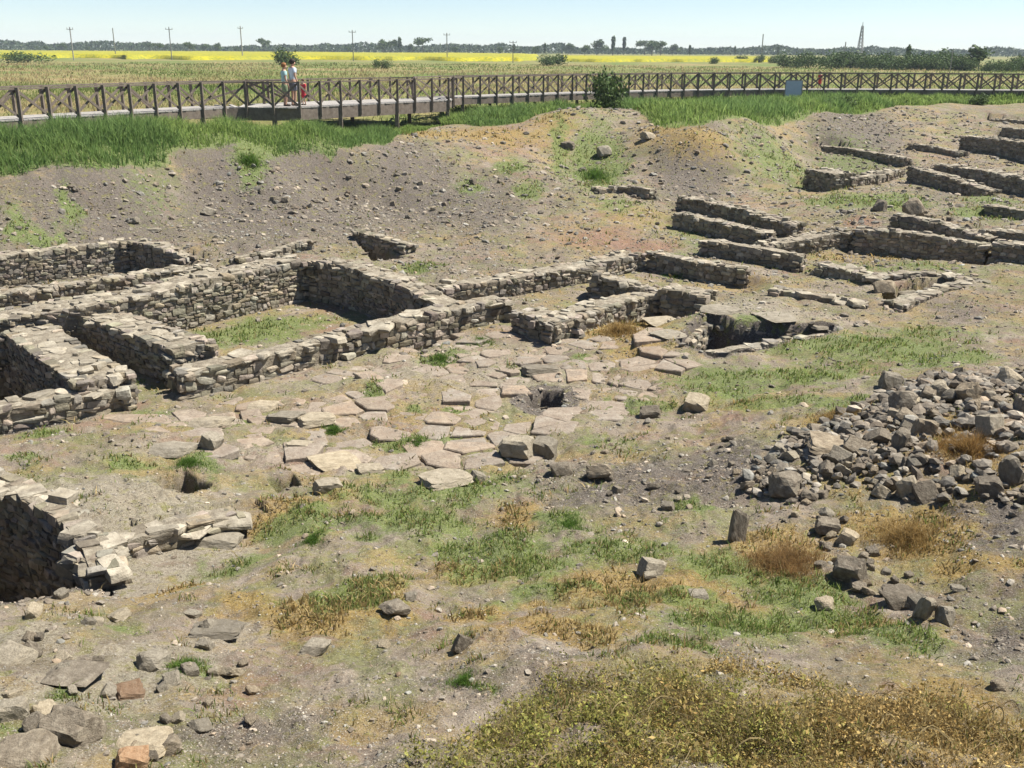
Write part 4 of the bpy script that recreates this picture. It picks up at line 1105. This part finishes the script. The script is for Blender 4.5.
# ------------------------------------------------------------------ boardwalk
class MB:
    def __init__(s): s.v = []; s.f = []
    def box(s, a, b, w, h, up=(0, 0, 1)):
        """a bar of section w x h from a to b"""
        a, b = np.array(a, float), np.array(b, float); d = b - a; d /= np.linalg.norm(d)
        u = np.array(up, float); sd = np.cross(d, u)
        if np.linalg.norm(sd) < 1e-4: sd = np.cross(d, (0, 1, 0))
        sd /= np.linalg.norm(sd); u = np.cross(sd, d)
        k = len(s.v)
        for p in (a, b):
            for i, j in ((-1, -1), (1, -1), (1, 1), (-1, 1)): s.v.append(p + sd * i * w / 2 + u * j * h / 2)
        s.f += [[k, k + 1, k + 2, k + 3][::-1], [k + 4, k + 5, k + 6, k + 7]] + [[k + i, k + (i + 1) % 4, k + 4 + (i + 1) % 4, k + 4 + i] for i in range(4)]
    def build(s, name, mat, parent=None, **kw):
        me = fast_mesh(name, np.array(s.v), np.array(s.f)); o = link(name, me, mat, parent)
        return o
def boardwalk():
    root = empty("boardwalk", (0, 0, 0))
    near = BW_NEAR
    seg = np.linalg.norm(np.diff(near, axis=0), axis=1); cum = np.r_[0, np.cumsum(seg)]
    def pos(s):
        return np.array([np.interp(s, cum, near[:, 0]), np.interp(s, cum, near[:, 1])])
    def nrm(s):
        d = pos(s + .4) - pos(s - .4); d /= np.linalg.norm(d); return np.array([-d[1], d[0]])
    s235, s290, s450 = cum[4], cum[5], cum[6]
    def width(s):
        return 1.7 + 1.5 * float(np.interp(s, [s235 - .5, s290, s290 + 4, s450 - .3, s450], [0, 1, 1, .45, 0]))
    Z = 3.5; L = cum[-1]
    step = 1.05; ns = int(L / step)
    ss = np.linspace(0, L, ns + 1)
    N = np.array([pos(s) for s in ss]); Fa = np.array([pos(s) + nrm(s) * width(s) for s in ss])
    # deck of cross planks
    dk = MB(); q = np.linspace(.05, L - .05, int(L / .16))
    for s in q:
        a, b = pos(s), pos(s) + nrm(s) * width(s)
        j = random.uniform(-.012, .012)
        dk.box((*(a - nrm(s) * (.06 + j)), Z - .02 + j * .3), (*(b + nrm(s) * .06), Z - .02 + j * .3), .145, .04)
    dk.build("deck", MAT_DECK, root)
    for side, arr in ((0, N), (1, Fa)):
        bm_ = MB()
        for i in range(ns):
            dp = .46 if s235 - .6 < ss[i] < s450 - .3 else .30
            bm_.box((*arr[i], Z - .045 - dp / 2), (*arr[i + 1], Z - .045 - dp / 2), .09, dp)
        bm_.build("beam", MAT_WOOD, root)
        tr = MB(); mr = MB()
        for i in range(ns):
            tr.box((*arr[i], Z + .93), (*arr[i + 1], Z + .93), .11, .05)
        tr.build("top_rail", MAT_WOOD, root)
        stuff_p, stuff_b = MB(), MB()
        for i in range(ns + 1):
            vis = -3 < i
            m = MB() if i < 46 else stuff_p
            m.box((*(arr[i] + (nrm(ss[i]) * -.075 if side == 0 else nrm(ss[i]) * .075)), Z - .42), (*(arr[i] + (nrm(ss[i]) * -.075 if side == 0 else nrm(ss[i]) * .075)), Z + .97), .095, .095)
            if i < 46: m.build("post", MAT_WOOD, root)
            if i < ns:
                m = MB() if i < 46 else stuff_b
                o_ = (arr[i + 1] - arr[i]); pn = np.array([-o_[1], o_[0]]) / np.linalg.norm(o_) * .028
                a, b = arr[i], arr[i + 1]
                if side == 0 or i % 2: m.box((*(a + pn), Z + .06), (*(b + pn), Z + .88), .03, .075)
                if side == 0 or (side == 1 and i % 2 == 0): m.box((*(a - pn), Z + .88), (*(b - pn), Z + .06), .03, .075)
                if i < 46: m.build("brace", MAT_WOOD, root)
        o = stuff_p.build("post", MAT_WOOD, root); o["kind"] = "stuff"
        o = stuff_b.build("brace", MAT_WOOD, root); o["kind"] = "stuff"
    # piles under the deck
    for i in range(0, ns + 1, 3):
        for arr in (N, Fa):
            p = arr[i]; g = hz(*p); m = MB(); m.box((*p, g - .3), (*p, Z - .28), .16, .16); m.build("pile", MAT_WOOD, root)
    # platform bracing below
    tag(root, "long brown wooden boardwalk with cross braced railings behind the dig", "boardwalk")
    return pos, nrm, s235, s290, s450
bw_pos, bw_nrm, s235, s290, s450 = boardwalk()

# ------------------------------------------------------------------ people
def skin_mesh(name, verts, edges, radii, mat, parent=None, sub=2, rootv=0):
    me = bpy.data.meshes.new(name); me.from_pydata([Vector(v) for v in verts], edges, [])
    o = bpy.data.objects.new(name, me); COL.objects.link(o)
    mod = o.modifiers.new("skin", 'SKIN')
    if not me.skin_vertices: me.skin_vertices.new()
    for i, r in enumerate(radii):
        sv = me.skin_vertices[0].data[i]
        sv.radius = (r, r) if not isinstance(r, tuple) else r
        sv.use_root = (i == rootv)
    sb = o.modifiers.new("sub", 'SUBSURF'); sb.levels = sub; sb.render_levels = sub
    me.materials.append(mat)
    if parent is not None: o.parent = parent
    return o
MAT_SKIN = plain_mat("skin", (.50, .31, .22), .6)
def person(loc, rz, H, label, shirt, lower, hair, hair_long=False, dress=False, lean=0.0, arms="relaxed"):
    root = empty("person", loc, rz)
    k = H / 1.75
    V = [(0, 0, .93), (0, 0, 1.12), (0, .01, 1.30), (0, .01, 1.43), (0, 0, 1.50), (0, .03, 1.58), (0, .04, 1.66), (0, .03, 1.73)]
    Rr = [.13, .115, .135, .11, .052, .075, .092, .06]; E_ = [(i, i + 1) for i in range(7)]
    def add(p, r, to): V.append(p); Rr.append(r); E_.append((to, len(V) - 1)); return len(V) - 1
    limb = {}
    for s in (-1, 1):
        sh = add((s * .18, 0, 1.42), .062, 3)
        if arms == "rail": el = add((s * .24, .10, 1.18), .043, sh); wr = add((s * .16, .33, 1.13), .032, el); hd = add((s * .14, .40, 1.12), .036, wr)
        elif arms == "back": el = add((s * .27, -.10, 1.17), .043, sh); wr = add((s * .09, -.17, 1.0), .032, el); hd = add((s * .03, -.17, .95), .036, wr)
        else: el = add((s * .23, -.02, 1.14), .043, sh); wr = add((s * .25, .06, .91), .032, el); hd = add((s * .25, .08, .83), .036, wr)
        d = Vector(V[hd]) - Vector(V[wr]); d.normalize()
        for f in range(4):
            off = Vector((0, (f - 1.5) * .019, 0)); tip = Vector(V[hd]) + d * (.075 - .008 * abs(f - 1.3)) + off + Vector((-s * .012, 0, 0))
            m1 = add(tuple(Vector(V[hd]) + d * .035 + off), .0095, hd); add(tuple(tip), .008, m1)
        add(tuple(Vector(V[hd]) + d * .01 + Vector((-s * .01, .045, 0))), .010, hd)
        hp = add((s * .095, 0, .88), .10, 0); kn = add((s * .105, .02, .50), .062, hp); an = add((s * .11, -.02, .09), .042, kn)
        hl = add((s * .11, -.02, .045), .042, an); add((s * .125, .15, .03), .034, hl)
    add((0, .145, 1.645), .016, 6)                   # nose
    for s in (-1, 1): add((s * .095, .03, 1.65), .018, 6)   # ears
    Vs = [tuple(c * k for c in v) for v in V]; Rs = [r * k for r in Rr]
    skin_mesh("body", Vs, E_, Rs, MAT_SKIN, root)
    # face: eyes and mouth
    for s in (-1, 1):
        p, f = ICO[2]; link("eye", fast_mesh("eye", p * .012 * k + np.array([s * .034, .122, 1.672]) * k, f, True), MAT_DARK, root)
    p, f = ICO[2]; link("mouth", fast_mesh("mouth", p * np.array([.026, .01, .006]) * k + np.array([0, .118, 1.598]) * k, f, True), MAT_LIP, root)
    # hair: a cap over skull and nape
    p, f = ICO[3]
    q = p * np.array([.104, .118, .115]) + np.array([0, .015, 1.685])
    cut = (q[:, 1] > .085) & (q[:, 2] < 1.71)
    q[cut] = q[cut] * np.array([.86, .80, 1]) + np.array([0, 0, .01])
    low = q[:, 2] < 1.64
    q[low, 1] = np.minimum(q[low, 1], .03)
    if hair_long:
        nape = (q[:, 2] < 1.62); q[nape, 2] -= .12; q[nape, 1] -= .02
    q += .006 * np.sin(q * 90)
    link("hair", fast_mesh("hair", q * k, f, True), hair, root)
    # clothes follow the torso and limbs, a little larger
    TV = [(0, 0, .90), (0, 0, 1.05), (0, .01, 1.2), (0, .01, 1.36), (0, .005, 1.45)]; TR = [.155, .15, .155, .145, .085]; TE = [(i, i + 1) for i in range(4)]
    if dress:
        TV[0] = (0, 0, .45); TR[0] = .24; TV[1] = (0, 0, .8); TR[1] = .18
    for s in (-1, 1):
        TV.append((s * .175, 0, 1.415)); TR.append(.083); TE.append((3, len(TV) - 1)); a_ = len(TV) - 1
        sh_i = [i for i, v in enumerate(V) if v == (s * .18, 0, 1.42)][0]; el_v = V[sh_i + 1]
        e = tuple(np.array((s * .18, 0, 1.42)) * .35 + np.array(el_v) * .65); TV.append(e); TR.append(.07); TE.append((a_, len(TV) - 1))
    skin_mesh("dress" if dress else "shirt", [tuple(c * k for c in v) for v in TV], TE, [(r * k * 1.05, r * k * .85) for r in TR], shirt, root)
    if not dress:
        SV = [(0, 0, .97), (0, 0, .88)]; SR = [.14, .15]; SE = [(0, 1)]
        for s in (-1, 1):
            SV.append((s * .1, .0, .80)); SR.append(.115); SE.append((1, len(SV) - 1)); SV.append((s * .105, .015, .55)); SR.append(.092); SE.append((len(SV) - 2, len(SV) - 1))
        skin_mesh("shorts", [tuple(c * k for c in v) for v in SV], SE, [r * k for r in SR], lower, root)
    for s in (-1, 1):
        p, f = ICO[2]
        link("shoe", fast_mesh("shoe", (p * np.array([.055, .14, .05]) * np.array([1, 1, 1]) + np.array([s * .117, .06, .045])) * k, f, True), MAT_DARK, root)
    tag(root, label, "person")
    return root
MAT_DARK = plain_mat("dark_brown", (.035, .025, .02), .6)
MAT_LIP = plain_mat("lips", (.36, .16, .13), .6)
pm = bw_pos(s290 - .0)
def on_deck(px, off):
    s = np.linspace(1, 70, 2400); P = np.array([bw_pos(v) + bw_nrm(v) * off for v in s])
    u = np.array([512 + F * ((p[0] * CR[0] + p[1] * CR[1] + (3.5 - CAMZ) * CR[2]) / (p[0] * FW[0] + p[1] * FW[1] + (3.5 - CAMZ) * FW[2])) for p in P])
    return P[np.argmin(np.abs(u - px))]
p = on_deck(286, .9)
person((p[0], p[1], 3.5), math.radians(-60), 1.62, "person with reddish hair and pale teal shirt, left of the two adults on the boardwalk", plain_mat("teal_shirt", (.42, .60, .58)), plain_mat("sage_shorts", (.22, .27, .16)), plain_mat("ginger_hair", (.26, .12, .05)))
p = on_deck(294.5, .8)
person((p[0], p[1], 3.5), math.radians(-50), 1.76, "taller dark haired person in white blue shirt and grey shorts on the boardwalk", plain_mat("white_shirt", (.60, .66, .74)), plain_mat("grey_shorts", (.22, .22, .25)), MAT_DARK)
p = on_deck(304.5, 1.0)
person((p[0], p[1], 3.5), math.radians(150), 1.0, "small child in a red dress standing right of the two adults on the boardwalk", plain_mat("red_dress", (.52, .05, .07)), None, plain_mat("brown_hair", (.10, .05, .03)), dress=True)
p = on_deck(819, .9)
person((p[0], p[1], 3.5), math.radians(160), 1.0, "small distant figure in red on the boardwalk right of the blue panel", plain_mat("red_shirt", (.50, .07, .06)), None, MAT_DARK, dress=True)

# ------------------------------------------------------------------ information panel
def panel():
    p = bw_pos(0); g = at(793.5, 100, 2.6); 
    x, y = on_deck(793.5, -1.6); z = hz(x, y)
    root = empty("information_panel", (x, y, z), math.radians(-12))
    D = math.hypot(x, y); k = D / F
    w, h = 15 * k, 19 * k; zb = CAMZ - (95.5 - 50.5) * k - z
    b = MB(); b.box((-w / 2, 0, zb + h / 2), (w / 2, 0, zb + h / 2), .03, h); b.build("board", plain_mat("panel_blue", (.42, .47, .56), .4), root)
    f = MB()
    for s in (-1, 1): f.box((s * w / 2, 0, zb - .02), (s * w / 2, 0, zb + h + .02), .05, .05)
    f.box((-w / 2, 0, zb + h + .02), (w / 2, 0, zb + h + .02), .05, .05); f.box((-w / 2, 0, zb - .02), (w / 2, 0, zb - .02), .05, .05)
    f.build("frame", MAT_POLE, root)
    for s in (-1, 1):
        m = MB(); m.box((s * w * .35, .04, -.2), (s * w * .35, .04, zb + h * .8), .06, .06); m.build("post", MAT_WOOD, root)
    tag(root, "plain pale blue information panel standing in the grass before the boardwalk", "sign")
panel()

# ------------------------------------------------------------------ bushes, trees, poles
def crown_pts(r, n_, lobes):
    out = []
    for (cx, cy, cz, rx, rz_), m in lobes:
        k = int(n_ * m); d = r.normal(size=(k, 3)); d /= np.linalg.norm(d, axis=1)[:, None]
        q = d * (r.random(k) ** .45)[:, None] * (1 + .25 * np.sin(d @ np.array([5, 3, 4]) + cx * 9))[:, None]
        out.append(q * np.array([rx, rx, rz_]) + np.array([cx, cy, cz]))
    return np.concatenate(out)
def tree_mesh(kind, seed):
    """unit-height crown and trunk meshes"""
    r = np.random.default_rng(seed)
    if kind == "poplar": lob = [((0, 0, .35 + .13 * i, .085 + .02 * r.random(), .14), .2) for i in range(5)]; base = .22
    elif kind == "bush": lob = [((r.normal() * .35, r.normal() * .3, .40 + r.normal() * .12, .35 + .15 * r.random(), .38), .13) for i in range(8)]; base = .0
    elif kind == "umbrella": lob = [((r.normal() * .2, r.normal() * .2, .72 + r.normal() * .07, .22, .13), .14) for i in range(7)]; base = .5
    else: lob = [((r.normal() * .16, r.normal() * .16, .62 + r.normal() * .13, .2 + .08 * r.random(), .2), .14) for i in range(7)]; base = .3
    n_ = 1500 if kind == "bush" else 700
    pts = crown_pts(r, n_, lob); pts[:, 2] = np.maximum(pts[:, 2], .01)
    n_ = len(pts)
    c = colmix(r, n_, (.065, .11, .035), (.14, .20, .06), .3)
    nrm = r.normal(size=(n_, 3)); nrm /= np.linalg.norm(nrm, axis=1)[:, None]
    t = np.cross(nrm, r.normal(size=(n_, 3))); t /= np.linalg.norm(t, axis=1)[:, None]; b = np.cross(nrm, t)
    s = r.uniform(.03, .07, (n_, 1))
    V = np.stack([pts - t * s, pts + b * s * .6, pts + t * s, pts - b * s * .6], 1).reshape(-1, 3)
    cm = fast_mesh("crown", V, np.arange(n_ * 4).reshape(-1, 4)); vcol(cm, "tint", np.repeat(c, 4, 0)); cm.materials.append(MAT_LEAF)
    m = MB(); m.box((0, 0, -.02), (0, .01, base + .25), .03, .03)
    for i in range(4):
        a = r.uniform(0, 6.28); m.box((0, 0, base + .02 * i), (math.cos(a) * .12, math.sin(a) * .12, base + .3 + .05 * i), .014, .014)
    tm = fast_mesh("trunk", np.array(m.v), np.array(m.f)); tm.materials.append(MAT_BARK)
    return cm, tm
KINDS = {k: [tree_mesh(k, 700 + 10 * i + j) for j in range(3)] for i, k in enumerate(("round", "poplar", "bush", "umbrella"))}
tr_r = np.random.default_rng(4)
def tree(kind, px, ytop, ybase_or_D, label, group=None, D=None, wide=1.0, cat=None, name=None, var=None):
    """stands on the plain at distance D along the sight line of column px; ytop gives its height"""
    d = ray(px, 384); a = math.atan2(d[0], d[1])
    x, y = math.sin(a) * D, math.cos(a) * D
    # horizontal direction through px at the horizon
    dh = ray(px, 50); x, y = dh[0] / dh[1] * D, D
    g = hz(x, y)
    dt = ray(px, ytop); ztop = CAMZ + dt[2] / dt[1] * D
    H = max(.6, ztop - g)
    cm, tm = KINDS[kind][var if var is not None else tr_r.integers(3)]
    root = empty(name or ("bush" if kind == "bush" else "tree"), (x, y, g), tr_r.uniform(0, 6.28)); root.scale = (H * wide, H * wide, H)
    for nm, me in (("crown", cm), ("trunk", tm)):
        o = bpy.data.objects.new(nm, me); COL.objects.link(o); o.parent = root
    tag(root, label, cat or ("bush" if kind == "bush" else "tree"), group)
tree("bush", 617, 63, 0, "round dark green bush in front of the boardwalk railing", D=53, wide=.72, var=0)
tree("bush", 845, 93, 0, "low dark bush at the edge of the grass belt right of the blue panel", D=56.5, wide=1.3, var=1)
tree("bush", 985, 92, 0, "small dark bush in the grass belt near the right edge", D=61, wide=1.2, var=2)
tree("bush", 26, 50, 0, "wide dark bush in front of the yellow field at far left", D=215, wide=2.4, var=1)
tree("bush", 286, 46, 0, "dark bush behind the two adults at the edge of the yellow field", D=200, wide=1.1, var=2)
tree("bush", 550, 52, 0, "dark bush at the right end of the wide yellow field", D=210, wide=1.6, var=0)
tree("bush", 381, 57, 0, "tiny dark bush in the meadow below the yellow field", D=170, wide=1.0, var=0)
tree("bush", 715, 56, 0, "small dark bush at the end of the narrow yellow strip", D=260, wide=1.2, var=2)
hor = [("umbrella",37,46),("round",46,45),("round",62,42),("umbrella",150,42),("umbrella",158,42),("round",166,44),("round",190,41),("round",205,43),("round",217,42),("umbrella",263,38),("round",383,40),("umbrella",391,39),("poplar",400,37),("round",410,43),("umbrella",423,36),
       ("poplar",545,43),("round",571,42),("round",585,44),("round",597,38),("poplar",613,36),("poplar",624,37),("umbrella",645,39),("round",652,39),("umbrella",661,41),("round",673,43),("poplar",690,45),("poplar",735,46),("poplar",778,46),("round",88,46),("round",236,46),("round",348,46),("round",455,46),("round",500,46),("poplar",514,44),("round",535,46)]
HL = {"umbrella": "flat topped tree on the skyline behind the yellow field", "round": "round tree on the skyline behind the fields", "poplar": "narrow upright tree on the skyline"}
for k, px, yt in hor:
    tree(k, px, yt, 0, HL[k], group={"umbrella": "flat topped skyline trees", "round": "round skyline trees", "poplar": "narrow skyline trees"}[k], D=tr_r.uniform(560, 700), wide=1.15 if k != "poplar" else 1)
rt = [(790,51,215),(812,49,205),(833,48,200),(858,49,210),(876,51,200),(893,52,205),(912,52,195),(930,50,190),(948,51,200),(963,52,185),(1015,52,190),(1000,58,175),(1030,56,180),(760,53,300),(742,54,320),(775,54,280),(825,55,230),(885,54,190),(903,55,188),(921,54,186),(939,54,184),(957,55,186),(973,56,182),(843,55,210),(867,55,205),(800,57,220),(1010,60,170),(990,62,178),(850,48,215),(890,49,200),(936,47,205),(915,49,202)]
for i, (px, yt, D) in enumerate(rt):
    tree("bush", px, yt, 0, "tree of the dense green row at the right horizon" if i % 3 == 0 else "bushy crown of the dense green row at the right horizon", group="right horizon tree row" if i % 3 == 0 else "right horizon bushes", D=D, wide=.95 if i % 3 else 1.3, cat="tree", name="tree")
tree("round", 981, 43, 0, "tallest dark tree of the row at the right horizon", D=185, wide=1.25, var=0)
tree("poplar", 909, 45, 0, "slim pointed tree rising from the right horizon row", D=210, var=1)

def far_wood():
    r = np.random.default_rng(8); n_ = 32000
    px = r.uniform(-120, 1150, n_); D = r.uniform(800, 1000, n_)
    a = np.arctan((px - 512) / F * 1.05); x, y = np.tan(a) * D, D
    hmax = 6.0 + 7 * fbm(px / 25, px * 0, 3, 5) + 3 * fbm(px / 90, px * 0 + 3, 2, 6)
    z = PLAIN - .3 + r.random(n_) ** .8 * hmax.clip(1.5)
    c = colmix(r, n_, (.04, .07, .028), (.08, .115, .045), .2)
    o = leafy("far_wood", np.c_[x, y, z], r.uniform(.9, 1.9, n_), c, 18, flat=0)
    tag(o, "far off dark green belt of trees along the whole skyline", "trees", kind="stuff")
far_wood()

def crop_field(px0, px1, D0, D1, H, label):
    nx, ny = 260, 70
    u = np.linspace(px0, px1, nx); D = np.exp(np.linspace(math.log(D0), math.log(D1), ny))
    U, DD = np.meshgrid(u, D)
    X = (U - 512) / F * 1.05 * DD; Y = DD
    DD = DD + np.exp(-(DD - D0) / 60) * 70 * fbm(U / 60, U * 0, 3, 5)
    U = U + (30 * fbm(DD / 30, DD * 0, 2, 6)) * (U > (px0 + px1) / 2)
    X = (U - 512) / F * 1.05 * DD; Y = DD
    base = height(X.ravel(), Y.ravel()).reshape(X.shape)
    Z = base + H + .35 * fbm(X.ravel() / 3, Y.ravel() / 3, 3, 3).reshape(X.shape)
    Z[0] = base[0] - .2; Z[-1] = base[-1] - .2; Z[:, 0] = base[:, 0] - .2; Z[:, -1] = base[:, -1] - .2
    i = np.arange(ny - 1)[:, None] * nx; j = np.arange(nx - 1)[None]
    f = np.stack([i + j, i + j + 1, i + nx + j + 1, i + nx + j], -1).reshape(-1, 4)
    me = fast_mesh("sunflower_field", np.c_[X.ravel(), Y.ravel(), Z.ravel()], f, True)
    m, nt, b = new_mat("sunflowers")
    tc = nd(nt, 'ShaderNodeNewGeometry').outputs['Position']
    n1 = noise(nt, tc, 1.2, 5, .7); n2 = noise(nt, tc, .03, 4, .6)
    c = mixc(nt, ramp(nt, n1, [(.35, 0.0), (.6, 1.0)]), (.15, .20, .03), (.52, .44, .012))
    c = mixc(nt, ramp(nt, n2, [(.42, 0.0), (.62, .5)]), c, (.24, .26, .05))
    nt.links.new(dim(nt, c), b.inputs['Base Color'])
    o = link("sunflower_field", me, m); tag(o, label, "field", kind="stuff")
crop_field(-200, 528, 285, 620, 1.0, "broad bright yellow flowering field behind the meadow")
crop_field(556, 742, 300, 480, 0.8, "narrow yellow flowering strip right of the broad yellow field")

def meadow():
    r = np.random.default_rng(29); N = 130000
    rad = np.exp(r.uniform(math.log(36), math.log(240), N)); az = r.uniform(-.53, .53, N)
    x, y = rad * np.sin(az), rad * np.cos(az)
    bd = bw_d(x, y); cl = fbm(x / 3.5, y / 3.5, 4, 44); c2 = fbm(x / 22, y / 26, 4, 47)
    keep = (bd > 2.2) & (r.random(N) < np.clip(.5 + 1.4 * cl, .05, 1)) & (rad < 225)
    x, y, rad, cl, c2 = (v[keep] for v in (x, y, rad, cl, c2)); n_ = len(x)
    z = height(x, y)
    h = r.uniform(.1, .38, n_) * (1 + 1.6 * cl)
    a = colmix(r, n_, (.13, .19, .045), (.23, .28, .08), .25); b = colmix(r, n_, (.40, .29, .14), (.56, .43, .25), .25)
    t = .9 * sst(-.06, .14, c2 + .35 * cl + .05 * r.normal(size=n_))[:, None]
    blades("meadow_grass", x, y, z, h, .0007 * rad, a * (1 - t) + b * t, 1.2, 30, "rough meadow of dry and green tall grass beyond the boardwalk", "grass")
meadow()

def pole(px, ytop, D, label, arms=True):
    dh = ray(px, 50); x, y = dh[0] / dh[1] * D, D; g = hz(x, y)
    dt = ray(px, ytop); H = CAMZ + dt[2] / dt[1] * D - g
    root = empty("utility_pole", (x, y, g), random.uniform(-.4, .4))
    m = MB(); m.box((0, 0, -.3), (0, 0, H), .0007 * D, .0007 * D); m.build("shaft", MAT_POLE, root)
    if arms:
        m = MB(); m.box((-.9, 0, H * .93), (.9, 0, H * .93), .12, .12); ca = m.build("crossarm", MAT_POLE, root)
        for s in (-.8, 0, .8):
            m = MB(); m.box((s, 0, H * .93 + .06), (s, 0, H * .93 + .4), .1, .1); m.build("insulator", MAT_POLE, ca)
    tag(root, label, "utility pole")
pole(72.5, 27, 250, "leftmost utility pole against the sky above the yellow field")
pole(115, 28, 330, "thinner utility pole second from the left edge", False)
pole(171, 27, 270, "utility pole standing among the flat topped skyline trees at left")
pole(242, 26, 300, "utility pole just left of the adults on the boardwalk")
pole(353, 30, 270, "utility pole right of the bush behind the adults")
pole(447, 33, 290, "utility pole above the middle of the yellow field")
pole(513, 41, 260, "short utility pole near the right end of the broad yellow field")
pole(762, 34, 420, "utility pole above the trees left of the lattice mast", False)
pole(845, 42, 420, "short pole just left of the lattice mast", False)
pole(953, 50, 170, "pale pole in front of the right horizon trees", False)
def mast(px, ytop, D):
    dh = ray(px, 50); x, y = dh[0] / dh[1] * D, D; g = hz(x, y)
    dt = ray(px, ytop); H = CAMZ + dt[2] / dt[1] * D - g
    root = empty("lattice_mast", (x, y, g)); m = MB(); w0, w1 = 1.4, .35
    c = [(1, 1), (-1, 1), (-1, -1), (1, -1)]; nseg = 9
    for i in range(4): m.box((c[i][0] * w0, c[i][1] * w0, -.2), (c[i][0] * w1, c[i][1] * w1, H), .3, .3)
    for s in range(nseg):
        f0, f1 = s / nseg, (s + 1) / nseg; a0, a1 = w0 + (w1 - w0) * f0, w0 + (w1 - w0) * f1
        for i in range(4):
            j = (i + 1) % 4
            m.box((c[i][0] * a0, c[i][1] * a0, H * f0), (c[j][0] * a1, c[j][1] * a1, H * f1), .16, .16)
            m.box((c[i][0] * a1, c[i][1] * a1, H * f1), (c[j][0] * a1, c[j][1] * a1, H * f1), .16, .16)
    m.build("frame", MAT_POLE, root)
    m = MB(); m.box((0, 0, H), (0, 0, H * 1.12), .25, .25); m.build("antenna", MAT_POLE, root)
    tag(root, "tall lattice mast on the right skyline", "mast")
mast(860, 26, 560)

# ------------------------------------------------------------------ air
def haze():
    me = fast_mesh("haze", np.array([[x, y, z] for x in (-3300, 3300) for y in (-3300, 3300) for z in (-3.2, 40)], float), np.array([[0, 1, 3, 2], [4, 6, 7, 5], [0, 4, 5, 1], [2, 3, 7, 6], [0, 2, 6, 4], [1, 5, 7, 3]]))
    m = bpy.data.materials.new("summer_haze"); m.use_nodes = True; nt = m.node_tree; nt.nodes.clear()
    out = nt.nodes.new('ShaderNodeOutputMaterial'); v = nt.nodes.new('ShaderNodeVolumePrincipled')
    v.inputs['Density'].default_value = .00022; v.inputs['Color'].default_value = (.80, .90, 1.0, 1)
    nt.links.new(v.outputs[0], out.inputs['Volume'])
    o = link("haze", me, m); tag(o, "thin pale summer haze over the whole plain", "haze", kind="stuff")
haze()
# ------------------------------------------------------------------ light
SUN_EL, SUN_AZ = math.radians(58), math.radians(14)       # azimuth measured from +X towards +Y
sd = Vector((math.cos(SUN_EL) * math.cos(SUN_AZ), math.cos(SUN_EL) * math.sin(SUN_AZ), math.sin(SUN_EL)))
sl = bpy.data.lights.new("sun", 'SUN'); sl.energy = 5.0; sl.angle = math.radians(.53); sl.color = (1.0, .95, .87)
so = bpy.data.objects.new("sun", sl); COL.objects.link(so)
so.rotation_euler = sd.to_track_quat('Z', 'Y').to_euler()
wd = bpy.data.worlds.new("World"); SC.world = wd; wd.use_nodes = True
nt = wd.node_tree; bg = nt.nodes["Background"]
sky = nt.nodes.new('ShaderNodeTexSky'); sky.sky_type = 'NISHITA'; sky.sun_disc = False
sky.sun_elevation = SUN_EL; sky.sun_rotation = math.radians(90) - SUN_AZ
sky.air_density = .7; sky.dust_density = 0.0; sky.ozone_density = 1.5; sky.altitude = 0
nt.links.new(sky.outputs[0], bg.inputs[0]); bg.inputs[1].default_value = .066
vs = SC.view_settings; vs.view_transform = 'Standard'; vs.look = 'None'; vs.gamma = 1; vs.exposure = 1.05
SC.cycles.max_bounces = 5; SC.cycles.diffuse_bounces = 2; SC.cycles.transparent_max_bounces = 8
SC.cycles.use_denoising = True; SC.cycles.denoiser = 'OPENIMAGEDENOISE'; SC.cycles.denoising_input_passes = 'RGB_ALBEDO_NORMAL'; SC.cycles.denoising_prefilter = 'ACCURATE'
